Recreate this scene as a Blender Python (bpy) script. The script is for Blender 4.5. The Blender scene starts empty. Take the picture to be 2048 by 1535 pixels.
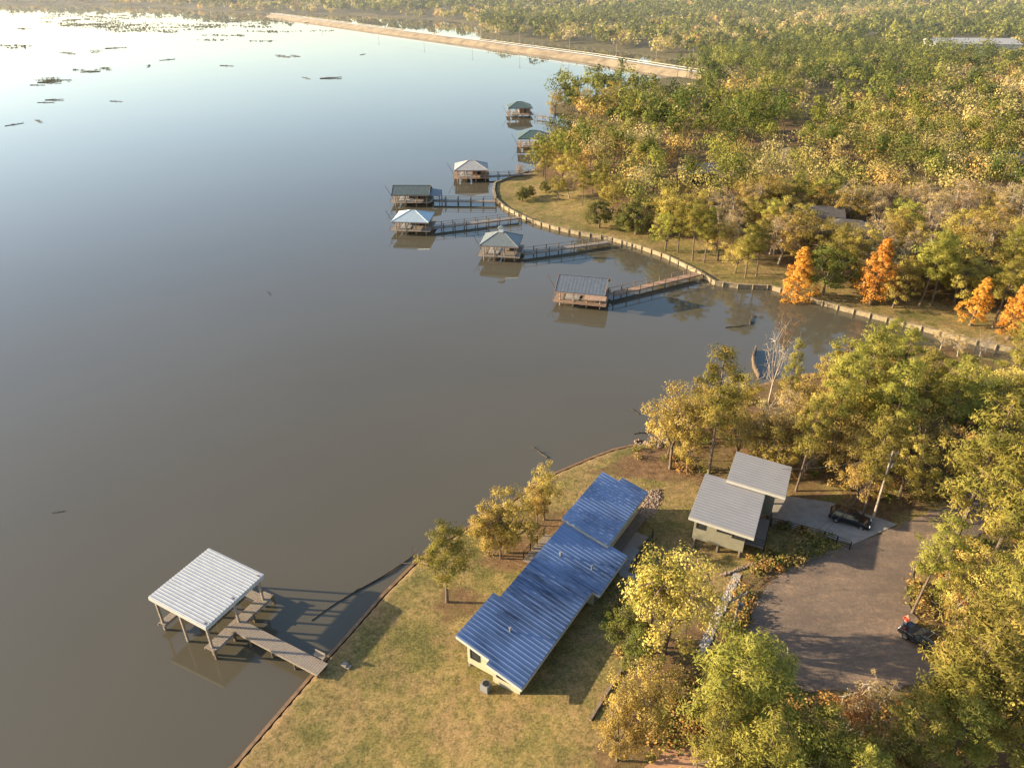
import bpy, math, random
import numpy as np
from mathutils import Vector, Matrix
from mathutils.geometry import delaunay_2d_cdt
random.seed(7); rng=np.random.default_rng(7)
R=math.radians
scene=bpy.context.scene
COL=scene.collection
CAMH=50.0; PI=R(30.2); F=1422.0
SP,CP=math.sin(PI),math.cos(PI)
# survey helper: photo measurement -> point on a horizontal level h of the real terrain
def gp(px,py,h=0.0):
    u=(px-1024)/F; v=(py-767)/F
    t=(CAMH-h)/(SP+v*CP)
    return (u*t,(CP-v*SP)*t)
# ------------------------------------------------------------------ materials
def nodes(name):
    m=bpy.data.materials.new(name); m.use_nodes=True
    nt=m.node_tree; nt.nodes.clear()
    out=nt.nodes.new('ShaderNodeOutputMaterial')
    return m,nt,out
def N(nt,t,**k):
    n=nt.nodes.new(t)
    for a,b in k.items(): setattr(n,a,b)
    return n
def noise(nt,scale,detail=4,rough=.6,stretch=None,coord='Object'):
    tc=N(nt,'ShaderNodeTexCoord'); src=tc.outputs[coord]
    if stretch:
        mp=N(nt,'ShaderNodeMapping'); mp.inputs['Scale'].default_value=stretch
        nt.links.new(src,mp.inputs[0]); src=mp.outputs[0]
    n=N(nt,'ShaderNodeTexNoise'); n.inputs['Scale'].default_value=scale
    n.inputs['Detail'].default_value=detail; n.inputs['Roughness'].default_value=rough
    nt.links.new(src,n.inputs['Vector']); return n.outputs['Fac']
def ramp(nt,fac,stops):
    r=N(nt,'ShaderNodeValToRGB'); cr=r.color_ramp
    while len(cr.elements)<len(stops): cr.elements.new(.5)
    for e,(p,c) in zip(cr.elements,stops):
        e.position=p; e.color=(c[0],c[1],c[2],1) if hasattr(c,'__len__') else (c,c,c,1)
    nt.links.new(fac,r.inputs[0]); return r.outputs[0]
def mix(nt,fac,a,b,mode='MIX'):
    m=N(nt,'ShaderNodeMix',data_type='RGBA',blend_type=mode)
    for sock,val in ((m.inputs[0],fac),(m.inputs[6],a),(m.inputs[7],b)):
        if hasattr(val,'links') : nt.links.new(val,sock)
        elif hasattr(val,'__len__'): sock.default_value=(*val[:3],1)
        else: sock.default_value=val
    return m.outputs[2]
def mat(name,c,rough=.7,metal=0,var=.25,scale=3,bump=0,stretch=None,spec=.3):
    m,nt,out=nodes(name)
    p=N(nt,'ShaderNodeBsdfPrincipled')
    f=noise(nt,scale,5,.65,stretch=stretch)
    col=ramp(nt,f,[(.3,[x*(1-var) for x in c]),(.7,[min(1,x*(1+var)) for x in c])])
    nt.links.new(col,p.inputs['Base Color'])
    p.inputs['Roughness'].default_value=rough; p.inputs['Metallic'].default_value=metal
    p.inputs['Specular IOR Level'].default_value=spec
    if bump:
        b=N(nt,'ShaderNodeBump'); b.inputs['Strength'].default_value=bump; b.inputs['Distance'].default_value=.05
        nt.links.new(f,b.inputs['Height']); nt.links.new(b.outputs[0],p.inputs['Normal'])
    nt.links.new(p.outputs[0],out.inputs[0]); return m
M={}
M['bark']=mat('bark',(.13,.095,.068),.9,0,.4,6,.6,(1,1,.2))
M['twig']=mat('twig',(.33,.27,.21),.9,0,.3,6)
M['wood']=mat('weathered_wood',(.25,.20,.155),.85,0,.4,5,.3,(1,6,1))
M['wooddark']=mat('dark_wood',(.13,.095,.065),.85,0,.4,4,.3)
M['seawood']=mat('seawall_timber',(.25,.195,.12),.85,0,.4,2,.3)
M['rust']=mat('rusty_edge',(.20,.115,.06),.8,0,.4,2,.3)
M['whitemetal']=mat('white_metal_roof',(.47,.465,.455),.5,.1,.08,1.2)
M['greymetal']=mat('grey_metal_roof',(.30,.285,.28),.5,.15,.06,.6)
M['fascia']=mat('pale_fascia',(.42,.40,.35),.6,0,.1,2)
M['cream']=mat('cream_siding',(.36,.33,.22),.7,0,.1,2)
M['brownwall']=mat('brown_siding',(.14,.11,.08),.75,0,.2,2)
M['olive']=mat('olive_siding',(.22,.20,.14),.7,0,.12,2)
M['glass']=mat('window_glass',(.02,.025,.03),.06,0,.2,2,spec=.9)
M['frame']=mat('dark_frame',(.03,.03,.03),.5,0,.2,2)
M['black']=mat('black_metal',(.02,.02,.02),.5,0,.2,2)
M['carpaint']=mat('black_car_paint',(.012,.013,.017),.18,.2,.1,2,spec=.8)
M['tyre']=mat('tyre_rubber',(.02,.02,.02),.9,0,.2,5)
M['rim']=mat('alloy_rim',(.4,.4,.42),.3,.9,.1,3)
M['lamp']=mat('lamp_lens',(.7,.7,.68),.1,0,.05,3,spec=.8)
M['redlens']=mat('red_lens',(.4,.02,.02),.15,0,.05,3,spec=.8)
M['hiproof']=mat('grey_green_metal_roof',(.165,.18,.175),.45,.2,.15,1.5)
M['greenroof']=mat('dark_grey_green_roof',(.105,.125,.115),.5,.2,.2,1.5)
M['greenroof2']=mat('dull_green_metal_roof',(.08,.115,.10),.55,.1,.2,1.5)
M['blueroof']=mat('pale_blue_roof',(.37,.43,.45),.4,.25,.12,1.5)
M['tanroof']=mat('tan_roof',(.32,.30,.28),.6,0,.15,1.5)
M['slateroof']=mat('dark_slate_roof',(.11,.125,.145),.5,.1,.15,1.5)
M['houseroof']=mat('brown_grey_shingle_roof',(.095,.082,.073),.95,0,.25,1.5,.2,None,.1)
M['redwall']=mat('red_wall',(.28,.05,.04),.8,0,.2,1.5)
M['redbrown']=mat('redwood_planks',(.30,.19,.125),.8,0,.3,3)
M['concrete']=mat('concrete',(.25,.225,.195),.85,0,.2,1.2,.1)
M['pathstone']=mat('pale_path_stone',(.31,.27,.22),.9,0,.45,2,.4)
M['rock']=mat('pale_rock',(.36,.32,.26),.9,0,.45,4,.6)
M['darkrock']=mat('brown_rock',(.22,.155,.11),.9,0,.4,4,.6)
M['log']=mat('waterlogged_log',(.07,.055,.04),.8,0,.4,3,.6)
M['pole']=mat('utility_pole_wood',(.28,.23,.18),.85,0,.25,4)
M['skin']=mat('skin',(.5,.3,.2),.6,0,.05,5)
M['redcloth']=mat('red_cloth',(.36,.06,.04),.85,0,.15,8)
M['denim']=mat('dark_denim',(.03,.04,.08),.9,0,.2,8)
M['hair']=mat('dark_hair',(.03,.02,.012),.8,0,.2,8)
M['plainwhite']=mat('white_paint',(.7,.69,.67),.6,0,.06,2)
M['acgrey']=mat('grey_casing',(.22,.22,.21),.6,.2,.1,3)
def mk_blueroof():
    m,nt,out=nodes('blue_ribbed_roof'); p=N(nt,'ShaderNodeBsdfPrincipled')
    s1=noise(nt,1.0,6,.7,stretch=(.2,5.0,1)); s2=noise(nt,.17,3,.5)
    a=ramp(nt,s2,[(.45,0),(.6,1)]); b=ramp(nt,s1,[(.38,0),(.6,1)])
    f=mix(nt,1.0,a,b,'MULTIPLY')
    base=mix(nt,b,(.175,.235,.375),(.215,.28,.42))
    c=mix(nt,f,base,(.045,.06,.10))
    nt.links.new(c,p.inputs['Base Color']); p.inputs['Metallic'].default_value=.25; p.inputs['Roughness'].default_value=.42
    nt.links.new(p.outputs[0],out.inputs[0]); return m
M['blueribs']=mk_blueroof()
def mk_ground():
    m,nt,out=nodes('ground_cover'); p=N(nt,'ShaderNodeBsdfPrincipled'); p.inputs['Roughness'].default_value=.95
    p.inputs['Specular IOR Level'].default_value=.1
    at=N(nt,'ShaderNodeAttribute',attribute_name='zone'); sep=N(nt,'ShaderNodeSeparateColor'); nt.links.new(at.outputs['Color'],sep.inputs[0])
    n1=noise(nt,.11,8,.74); n2=noise(nt,1.3,8,.8); n4=noise(nt,5.0,8,.85); n5=noise(nt,.3,7,.75)
    g=ramp(nt,n1,[(.38,(.13,.12,.034)),(.47,(.23,.185,.055)),(.55,(.38,.26,.10)),(.64,(.20,.165,.05))])
    g=mix(nt,ramp(nt,n5,[(.47,0),(.6,.7)]),g,(.33,.20,.10))
    g=mix(nt,ramp(nt,n5,[(.36,.7),(.44,0)]),g,(.12,.12,.034))
    g=mix(nt,ramp(nt,n2,[(.40,.7),(.56,0)]),g,(.10,.09,.03))
    g=mix(nt,ramp(nt,n4,[(.50,0),(.66,.6)]),g,(.46,.34,.17))
    g=mix(nt,ramp(nt,n4,[(.36,.85),(.5,0)]),g,(.05,.045,.018))
    l=ramp(nt,n2,[(.3,(.08,.05,.028)),(.5,(.23,.135,.07)),(.68,(.38,.25,.12))])
    l=mix(nt,ramp(nt,n1,[(.45,0),(.6,.8)]),l,(.18,.14,.05))
    l=mix(nt,ramp(nt,n4,[(.4,.6),(.56,0)]),l,(.05,.03,.02))
    ad=N(nt,'ShaderNodeMath',operation='ADD'); nt.links.new(sep.outputs[0],ad.inputs[0])
    sb=N(nt,'ShaderNodeMath',operation='MULTIPLY_ADD'); nt.links.new(n5,sb.inputs[0]); sb.inputs[1].default_value=1.5; sb.inputs[2].default_value=-.75
    nt.links.new(sb.outputs[0],ad.inputs[1])
    f=ramp(nt,ad.outputs[0],[(.35,0),(.6,1)])
    c=mix(nt,f,g,l)
    c=mix(nt,sep.outputs[1],c,(.20,.13,.085))
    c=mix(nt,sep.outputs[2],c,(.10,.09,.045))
    nt.links.new(c,p.inputs['Base Color'])
    b=N(nt,'ShaderNodeBump'); b.inputs['Strength'].default_value=1; b.inputs['Distance'].default_value=.2
    nt.links.new(n4,b.inputs['Height']); nt.links.new(b.outputs[0],p.inputs['Normal'])
    nt.links.new(p.outputs[0],out.inputs[0]); return m
M['ground']=mk_ground()
def mk_road():
    m,nt,out=nodes('gravel_asphalt'); p=N(nt,'ShaderNodeBsdfPrincipled'); p.inputs['Roughness'].default_value=.9
    n1=noise(nt,.13,8,.75); n2=noise(nt,4,8,.88); n3=noise(nt,.45,7,.8,stretch=(.35,1.4,1)); n6=noise(nt,1.6,8,.85)
    c=ramp(nt,n1,[(.38,(.16,.115,.085)),(.5,(.25,.175,.12)),(.62,(.36,.235,.15))])
    c=mix(nt,ramp(nt,n3,[(.44,0),(.62,.75)]),c,(.12,.09,.07))
    c=mix(nt,ramp(nt,n6,[(.55,0),(.68,.8)]),c,(.34,.19,.09))
    c=mix(nt,ramp(nt,n2,[(.4,.7),(.6,0)]),c,(.10,.07,.05))
    nt.links.new(c,p.inputs['Base Color'])
    b=N(nt,'ShaderNodeBump'); b.inputs['Strength'].default_value=.9; b.inputs['Distance'].default_value=.08
    nt.links.new(n2,b.inputs['Height']); nt.links.new(b.outputs[0],p.inputs['Normal'])
    nt.links.new(p.outputs[0],out.inputs[0]); return m
M['road']=mk_road()
M['clay']=mat('orange_clay',(.42,.23,.13),.95,0,.2,.8,.3)
def mk_water():
    m,nt,out=nodes('lake_water'); p=N(nt,'ShaderNodeBsdfPrincipled')
    n1=noise(nt,.012,4,.55); n2=noise(nt,1.6,4,.6,stretch=(1,1.6,1)); 
    c=ramp(nt,n1,[(.35,(.080,.068,.045)),(.65,(.094,.081,.055))])
    nt.links.new(c,p.inputs['Base Color']); p.inputs['IOR'].default_value=1.45; p.inputs['Roughness'].default_value=.02
    p.inputs['Specular IOR Level'].default_value=.5
    b=N(nt,'ShaderNodeBump'); b.inputs['Strength'].default_value=.05; b.inputs['Distance'].default_value=.02
    nt.links.new(n2,b.inputs['Height']); nt.links.new(b.outputs[0],p.inputs['Normal'])
    nt.links.new(p.outputs[0],out.inputs[0]); return m
M['water']=mk_water()
def mk_leaf():
    m,nt,out=nodes('foliage')
    at=N(nt,'ShaderNodeAttribute',attribute_name='col')
    oi=N(nt,'ShaderNodeObjectInfo')
    hs=N(nt,'ShaderNodeHueSaturation'); hs.inputs['Saturation'].default_value=1.06
    a=N(nt,'ShaderNodeMath',operation='MULTIPLY_ADD'); nt.links.new(oi.outputs['Random'],a.inputs[0]); a.inputs[1].default_value=.03; a.inputs[2].default_value=.484
    b=N(nt,'ShaderNodeMath',operation='MULTIPLY_ADD'); nt.links.new(oi.outputs['Random'],b.inputs[0]); b.inputs[1].default_value=.4; b.inputs[2].default_value=.88
    nt.links.new(a.outputs[0],hs.inputs['Hue']); nt.links.new(b.outputs[0],hs.inputs['Value']); nt.links.new(at.outputs['Color'],hs.inputs['Color'])
    d=N(nt,'ShaderNodeBsdfDiffuse'); t=N(nt,'ShaderNodeBsdfTranslucent'); x=N(nt,'ShaderNodeMixShader'); x.inputs[0].default_value=.34
    nt.links.new(hs.outputs[0],d.inputs[0]); nt.links.new(hs.outputs[0],t.inputs[0])
    nt.links.new(d.outputs[0],x.inputs[1]); nt.links.new(t.outputs[0],x.inputs[2]); nt.links.new(x.outputs[0],out.inputs[0]); return m
M['leaf']=mk_leaf()
# ------------------------------------------------------------------ mesh helpers
def fastmesh(name,V,Q,col=None,material=None,smooth=False):
    me=bpy.data.meshes.new(name); V=np.asarray(V,dtype=np.float32); Q=np.asarray(Q,dtype=np.int32)
    k=Q.shape[1]
    me.vertices.add(len(V)); me.vertices.foreach_set('co',V.ravel())
    me.loops.add(Q.size); me.loops.foreach_set('vertex_index',Q.ravel())
    me.polygons.add(len(Q)); me.polygons.foreach_set('loop_start',np.arange(0,Q.size,k,dtype=np.int32))
    try: me.polygons.foreach_set('loop_total',np.full(len(Q),k,dtype=np.int32))
    except Exception: pass
    me.update(calc_edges=True)
    if col is not None:
        a=me.color_attributes.new(name='col',type='FLOAT_COLOR',domain='POINT')
        c=np.ones((len(V),4),dtype=np.float32); c[:,:3]=col; a.data.foreach_set('color',c.ravel())
    if smooth: me.polygons.foreach_set('use_smooth',np.ones(len(Q),dtype=bool))
    if material: me.materials.append(material)
    return me
class MB:
    def __init__(s): s.v=[]; s.f=[]
    def add(s,vs,fs):
        o=len(s.v); s.v+=[tuple(map(float,v)) for v in vs]; s.f+=[tuple(i+o for i in f) for f in fs]; return s
    def box(s,c,d,rz=0):
        x,y,z=[a/2 for a in d]; cs,sn=math.cos(rz),math.sin(rz); vs=[]
        for k in (-z,z):
            for i,j in ((-x,-y),(x,-y),(x,y),(-x,y)):
                vs.append((c[0]+i*cs-j*sn,c[1]+i*sn+j*cs,c[2]+k))
        return s.add(vs,[(3,2,1,0),(4,5,6,7),(0,1,5,4),(1,2,6,5),(2,3,7,6),(3,0,4,7)])
    def beam(s,p,q,w,h):
        p=Vector(p);q=Vector(q);d=(q-p).normalized()
        up=Vector((0,0,1)) if abs(d.z)<.95 else Vector((0,1,0))
        r=d.cross(up).normalized(); u=r.cross(d)
        vs=[e+r*i*w/2+u*j*h/2 for e in (p,q) for i,j in ((-1,-1),(1,-1),(1,1),(-1,1))]
        return s.add(vs,[(0,1,2,3),(7,6,5,4),(0,4,5,1),(1,5,6,2),(2,6,7,3),(3,7,4,0)])
    def tube(s,pts,rs,n=8):
        pts=[Vector(p) for p in pts]; vs=[]; 
        for i,p in enumerate(pts):
            d=(pts[min(i+1,len(pts)-1)]-pts[max(i-1,0)]).normalized()
            up=Vector((0,0,1)) if abs(d.z)<.9 else Vector((1,0,0))
            r=d.cross(up).normalized(); u=r.cross(d)
            for k in range(n):
                a=2*math.pi*k/n; vs.append(p+(r*math.cos(a)+u*math.sin(a))*rs[i])
        fs=[]
        for i in range(len(pts)-1):
            for k in range(n):
                k2=(k+1)%n; fs.append((i*n+k,i*n+k2,(i+1)*n+k2,(i+1)*n+k))
        if n<=12 : fs.append(tuple(range(n))[::-1]); fs.append(tuple((len(pts)-1)*n+k for k in range(n)))
        return s.add(vs,fs)
    def prism(s,poly,z0,z1):
        n=len(poly); g=lambda z,p: z(p[0],p[1]) if callable(z) else z
        vs=[(p[0],p[1],g(z0,p)) for p in poly]+[(p[0],p[1],g(z1,p)) for p in poly]
        fs=[tuple(range(n))[::-1],tuple(range(n,2*n))]+[(i,(i+1)%n,n+(i+1)%n,n+i) for i in range(n)]
        return s.add(vs,fs)
    def rock(s,c,r):
        t=(1+5**.5)/2; base=[(-1,t,0),(1,t,0),(-1,-t,0),(1,-t,0),(0,-1,t),(0,1,t),(0,-1,-t),(0,1,-t),(t,0,-1),(t,0,1),(-t,0,-1),(-t,0,1)]
        fs=[(0,11,5),(0,5,1),(0,1,7),(0,7,10),(0,10,11),(1,5,9),(5,11,4),(11,10,2),(10,7,6),(7,1,8),(3,9,4),(3,4,2),(3,2,6),(3,6,8),(3,8,9),(4,9,5),(2,4,11),(6,2,10),(8,6,7),(9,8,1)]
        sx,sy,sz=[random.uniform(.7,1.3) for _ in range(3)]
        return s.add([(c[0]+b[0]*r*.55*sx*random.uniform(.8,1.2),c[1]+b[1]*r*.55*sy*random.uniform(.8,1.2),c[2]+b[2]*r*.4*sz) for b in base],fs)
    def mesh(s,name,material):
        me=bpy.data.meshes.new(name); me.from_pydata(s.v,[],s.f); me.update(); 
        if material: me.materials.append(M[material] if isinstance(material,str) else material)
        return me
    def make(s,name,material,parent=None,bevel=0,label=None):
        o=link(name,s.mesh(name,material),parent)
        if bevel:
            b=o.modifiers.new('bevel','BEVEL'); b.width=bevel; b.segments=2; b.limit_method='ANGLE'
        if label:o['label']=label
        return o
def link(name,me,parent=None,loc=None,rz=None,scale=None):
    o=bpy.data.objects.new(name,me); COL.objects.link(o)
    if parent: o.parent=parent
    if loc is not None: o.location=loc
    if rz is not None: o.rotation_euler=(0,0,rz)
    if scale is not None: o.scale=scale if hasattr(scale,'__len__') else (scale,)*3
    return o
def root(name,label,cat,loc=(0,0,0),rz=0,group=None,scale=1):
    o=link(name,None,None,loc,rz,scale); o.empty_display_size=.3
    o['label']=label; o['category']=cat
    if group:o['group']=group
    return o
def tag(o,label,cat,group=None):
    o['label']=label;o['category']=cat
    if group:o['group']=group
    return o
# ------------------------------------------------------------------ terrain
def poly_sd(poly,X,Y):
    X=np.asarray(X,float);Y=np.asarray(Y,float)
    d=np.full(X.shape,1e18); ins=np.zeros(X.shape,bool); n=len(poly)
    for i in range(n):
        x0,y0=poly[i]; x1,y1=poly[(i+1)%n]; dx,dy=x1-x0,y1-y0; L=dx*dx+dy*dy+1e-12
        t=np.clip(((X-x0)*dx+(Y-y0)*dy)/L,0,1)
        d=np.minimum(d,(X-x0-t*dx)**2+(Y-y0-t*dy)**2)
        if dy!=0:
            c=((y0>Y)!=(y1>Y))&(X<dx*(Y-y0)/dy+x0); ins^=c
    return np.sqrt(d)*np.where(ins,1,-1)
def P_(l,h=0): return [gp(a,b,h) for a,b in l]
near_shore=[(470,1535),(560,1430),(650,1325),(700,1270),(765,1195),(830,1130),(890,1085),(950,1050),(1020,1008),(1060,980),(1110,950),(1180,920),(1225,903),(1270,893)]
shoreA=near_shore+[(1300,885),(1335,878),(1352,862),(1360,835),(1400,812),(1450,795),(1500,775),(1560,757),(1640,745),(1700,714),(1780,692),(1850,692),(1930,705),(1985,716)]
seawall_px=[(2030,706),(1930,684),(1840,660),(1760,640),(1680,620),(1600,596),(1540,578),(1480,576),(1430,570),(1395,547),(1330,515),(1275,496),(1220,480),(1160,470),(1110,459),(1070,447),(1040,434),(1010,418),(992,402),(988,385),(990,370)]
shoreB=[(1020,358),(1060,345),(1070,335),(1085,312),(1110,300),(1135,290),(1165,272),(1192,262),(1170,248),(1130,238),(1100,226),(1097,216),(1125,205),(1170,196),(1225,190),(1262,176),(1300,160),(1345,153),(1400,158),
        (1400,126),(1290,110),(1200,100),(1050,86),(962,74),(958,50),(900,42),(800,36),(700,30),(600,27),(530,26),(420,22),(330,13),(150,9),(0,7),(-500,7),(-1500,8)]
LAND=[(-300,-260),(-60,-15),(-40,10)]+P_(shoreA+seawall_px+shoreB)+[(-4000,1500),(-4000,5500),(5000,5500),(5000,-260)]
def hsd(x,y): return poly_sd(LAND,x,y)
def th_from(sd,x,y):
    z=np.clip(sd*1.4,-1.6,.5)
    a=np.clip((sd-4)/26,0,1); z=z+2.2*a*a*(3-2*a)
    z=z+np.clip((sd-60)*.015,0,6)*1.0
    z=z+np.where(sd>1,1,0)*.06*np.sin(x*.31+1)*np.sin(y*.27)*np.clip(sd/6,0,1)
    return z
def th(x,y):
    x=np.atleast_1d(np.asarray(x,float));y=np.atleast_1d(np.asarray(y,float)); return th_from(hsd(x,y),x,y)
def tz(x,y): return float(th(x,y)[0])
def gt(px,py):
    h=0
    for _ in range(6):
        x,y=gp(px,py,h); h=max(0,.5*h+.5*tz(x,y)) if _ else max(0,tz(x,y))
    return x,y,tz(x,y)
def gtop(px,py,H):
    h=2.0
    for _ in range(5):
        x,y=gp(px,py,h+H); h=max(0,tz(x,y))
    return x,y,h
xs=list(np.arange(-25,60,.5)); s=.5; x=60.0
while x<5000: xs.append(x); s=.5+(x-60)*.03; x+=s
x=-25.5
left=[]
while x>-4000: left.append(x); x-=.5+(-25-x)*.03
xs=np.array(left[::-1]+xs)
ys=list(np.arange(14,80,.5)); y=80.0
while y<5500: ys.append(y); y+=.5+(y-80)*.012
low=[]; y=13.5
while y>-250: low.append(y); y-=.5+(14-y)*.2
ys=np.array(low[::-1]+ys)
GX,GY=np.meshgrid(xs,ys); SD=hsd(GX,GY); GZ=th_from(SD,GX,GY)
# clearings (no wild trees)
C1=P_([(100,1900),(300,1200),(900,900),(1320,760),(1352,862),(1395,915),(1450,955),(1600,965),(1700,990),(1800,1022),(1950,955),(2100,915),(2200,1000),(2010,1060),(1910,1100),(1850,1130),(1850,1220),(1920,1310),(1920,1400),(1640,1450),(1500,1420),(1400,1500),(1230,1700),(900,1900)],1.5)
C2=P_([(960,362),(1068,335),(1095,368),(1165,392),(1245,440),(1330,470),(1400,488),(1500,528),(1600,548),(1700,575),(1850,605),(1950,625),(2100,655),(2100,760),(1840,672),(1680,634),(1540,594),(1420,584),(1330,529),(1200,494),(1100,474),(1020,444)],.5)
sc=np.maximum(poly_sd(C1,GX,GY),poly_sd(C2,GX,GY))
zone=np.clip(.5-sc/4,0,1)
shore_dirt=np.clip(1-SD/ .9,0,1)*.8
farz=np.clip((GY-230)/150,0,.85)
near_trees=[]
# sight lines over the road, houses, cove and lawn that stay free of tall wild trees
OPEN=[([(1330,860),(1590,900),(1620,950),(1700,985),(1800,1030),(1950,965),(2100,910),(2100,1010),(1900,1095),(1825,1150),(1830,1220),(1910,1290),(1905,1370),(1600,1400),(1400,1330),(900,1500),(900,1100)],999),
 ([(1380,590),(1540,600),(1690,645),(1690,655),(1600,690),(1500,730),(1400,720),(1290,820),(1250,700)],999),
 ([(990,370),(1060,352),(1130,420),(1250,470),(1400,535),(1540,570),(1700,618),(1690,640),(1400,580),(1040,450)],999),
 ([(760,44),(955,56),(962,86),(1250,116),(1400,146),(1390,165),(1000,118),(700,75)],9999),
 ([(1520,480),(2300,480),(2300,690),(1950,672),(1830,645),(1760,640),(1690,650),(1600,630)],99)]
# ------------------------------------------------------------------ tree builders
def unit(n):
    u=rng.normal(size=(n,3)); return u/np.linalg.norm(u,axis=1,keepdims=True)
def cards(c,nrm,size,asp,jit,tdir=None):
    n=len(c); nn=nrm+rng.normal(0,jit,(n,3)); nn/=np.linalg.norm(nn,axis=1,keepdims=True)
    t=tdir if tdir is not None else rng.normal(size=(n,3))
    t=t-nn*np.sum(t*nn,axis=1,keepdims=True); t/=np.linalg.norm(t,axis=1,keepdims=True)+1e-9
    b=np.cross(nn,t); s=size*rng.uniform(.6,1.35,(n,1))
    return np.stack([c-t*s,c-b*s*asp,c+t*s,c+b*s*asp],axis=1).reshape(-1,3)
def crown_mesh(name,clumps,per,size,asp,jit,c1,c2,needle=False,axisxy=(0,0),squash=.75):
    V=[];C=[]
    for (c,r) in clumps:
        c=np.array(c); u=unit(per); rad=r*(.35+.75*rng.random((per,1))**.7)
        p=c+u*rad*np.array([1,1,squash])
        o=c-np.array([axisxy[0],axisxy[1],c[2]-.3]); o=o/(np.linalg.norm(o)+1e-6)
        V.append(cards(p,u*.8+o*.5+np.array([0,0,.3]),size,asp,jit,u+rng.normal(0,.3,(per,3)) if needle else None))
        k=random.random(); sh=random.uniform(.72,1.2)
        col=(np.array(c1)*(1-k)+np.array(c2)*k)*sh*rng.uniform(.85,1.15,(per,1))
        C.append(np.repeat(col,4,axis=0))
    V=np.concatenate(V);C=np.concatenate(C); Q=np.arange(len(V)).reshape(-1,4)
    return fastmesh(name,V,Q,C,M['leaf'])
def pine(H=14,seed=0,c1=(.165,.16,.042),c2=(.31,.26,.075)):
    random.seed(100+seed); mb=MB(); bx,by=random.uniform(-.5,.5),random.uniform(-.5,.5)
    ax=lambda t:(bx*t*t,by*t*t,H*t)
    mb.tube([ax(t/8) for t in range(9)],[.15*(1-.85*t/8)+.02 for t in range(9)],8)
    cl=[]; n=34; st=random.uniform(.32,.46)
    for i in range(n):
        t=st+(.97-st)*(i/n); T_=(t-st)/(1-st); az=i*2.4+random.uniform(-.5,.5)
        L=H*.195*(1-T_)**.5*random.uniform(.45,1.3)*(.55+.45*min(1,T_*4))
        b=Vector(ax(t)); d=Vector((math.cos(az),math.sin(az),random.uniform(-.05,.4)+.3*T_)); tip=b+d*L
        mb.tube([b,b+d*L*.5+Vector((0,0,-.1)),tip],[.04,.03,.012],4)
        cl.append((tuple(tip),random.uniform(.5,.95)))
        if L>1.2: cl.append((tuple(b+d*L*.62+Vector((random.uniform(-.5,.5),random.uniform(-.5,.5),.15))),random.uniform(.45,.8)))
    cl.append((ax(.99),.45)); cl.append((ax(.95),.65))
    return mb.mesh('trunk','bark'),crown_mesh('crown',cl,125,.15,.25,.4,c1,c2,True,(bx*.5,by*.5),.7),H
def oak(H=10,Rr=3.6,seed=0,c1=(.28,.215,.065),c2=(.41,.31,.10),nc=74,per=118,size=.098,zc=.58,low=.42,twigs=0):
    random.seed(300+seed); mb=MB(); tx,ty=random.uniform(-.4,.4),random.uniform(-.4,.4)
    sp=Vector((tx,ty,H*.25)); mb.tube([(0,0,-.3),(tx*.4,ty*.4,H*.12),sp],[.22,.18,.15],8)
    mains=[]
    for i in range(7):
        az=i*.9+random.random(); rr=Rr*random.uniform(.3,.7); z=H*random.uniform(.45,.82)
        e=Vector((math.cos(az)*rr,math.sin(az)*rr,z)); mid=(sp+e)/2+Vector((math.cos(az)*.3,math.sin(az)*.3,-.2))
        mb.tube([sp,mid,e],[.11,.075,.04],5); mains.append(e)
    lobes=[(random.uniform(0,6.28),random.uniform(.75,1.2)) for _ in range(6)]
    cl=[]
    for i in range(nc):
        az=random.uniform(0,6.283); el=math.asin(random.uniform(-.8,1)); r=random.random()**.38
        lf=1+sum(.16*(a[1]-.9)*4*math.cos(3*(az-a[0])) for a in lobes[:3])
        p=Vector((math.cos(az)*math.cos(el)*Rr*r*lf,math.sin(az)*math.cos(el)*Rr*r*lf,H*zc+math.sin(el)*H*(low if el<0 else (1-zc)*.95)*r))
        m=min(mains,key=lambda e:(e-p).length); mb.tube([m,(m+p)/2+Vector((0,0,.1)),p],[.035,.022,.01],3)
        cl.append((tuple(p),random.uniform(.45,1.0)*Rr/3.6))
        for _ in range(twigs):
            q=p+Vector([random.gauss(0,.75) for _ in range(3)])+Vector((0,0,.3)); mb.tube([p,q],[.018,.006],3)
            for _ in range(2):
                q2=q+Vector([random.gauss(0,.35) for _ in range(3)]); mb.tube([q,q2],[.01,.004],3)
    crown=crown_mesh('crown',cl,per,size,.65,.45,c1,c2,False,(0,0),.75) if per else None
    return mb.mesh('trunk','twig' if twigs else 'bark'),crown,H
def cypress(H=10,Rr=2.4,seed=0,c1=(.48,.225,.06),c2=(.60,.33,.10)):
    random.seed(500+seed); mb=MB(); mb.tube([(0,0,-.3),(0,0,1),(0,0,H*.95)],[.3,.18,.02],8); cl=[]
    for i in range(105):
        t=.13+.85*(i/105)**.9; az=i*2.4+random.uniform(-.3,.3); L=Rr*(1-t)**.75*1.1*random.uniform(.4,1.2)
        tip=(math.cos(az)*L,math.sin(az)*L,H*t+.12*L); mb.tube([(0,0,H*t),tip],[.035,.01],3); cl.append((tip,.28+.36*(1-t)*random.uniform(.7,1.3)))
    return mb.mesh('trunk','bark'),crown_mesh('crown',cl,80,.11,.5,.5,c1,c2),H
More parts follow.
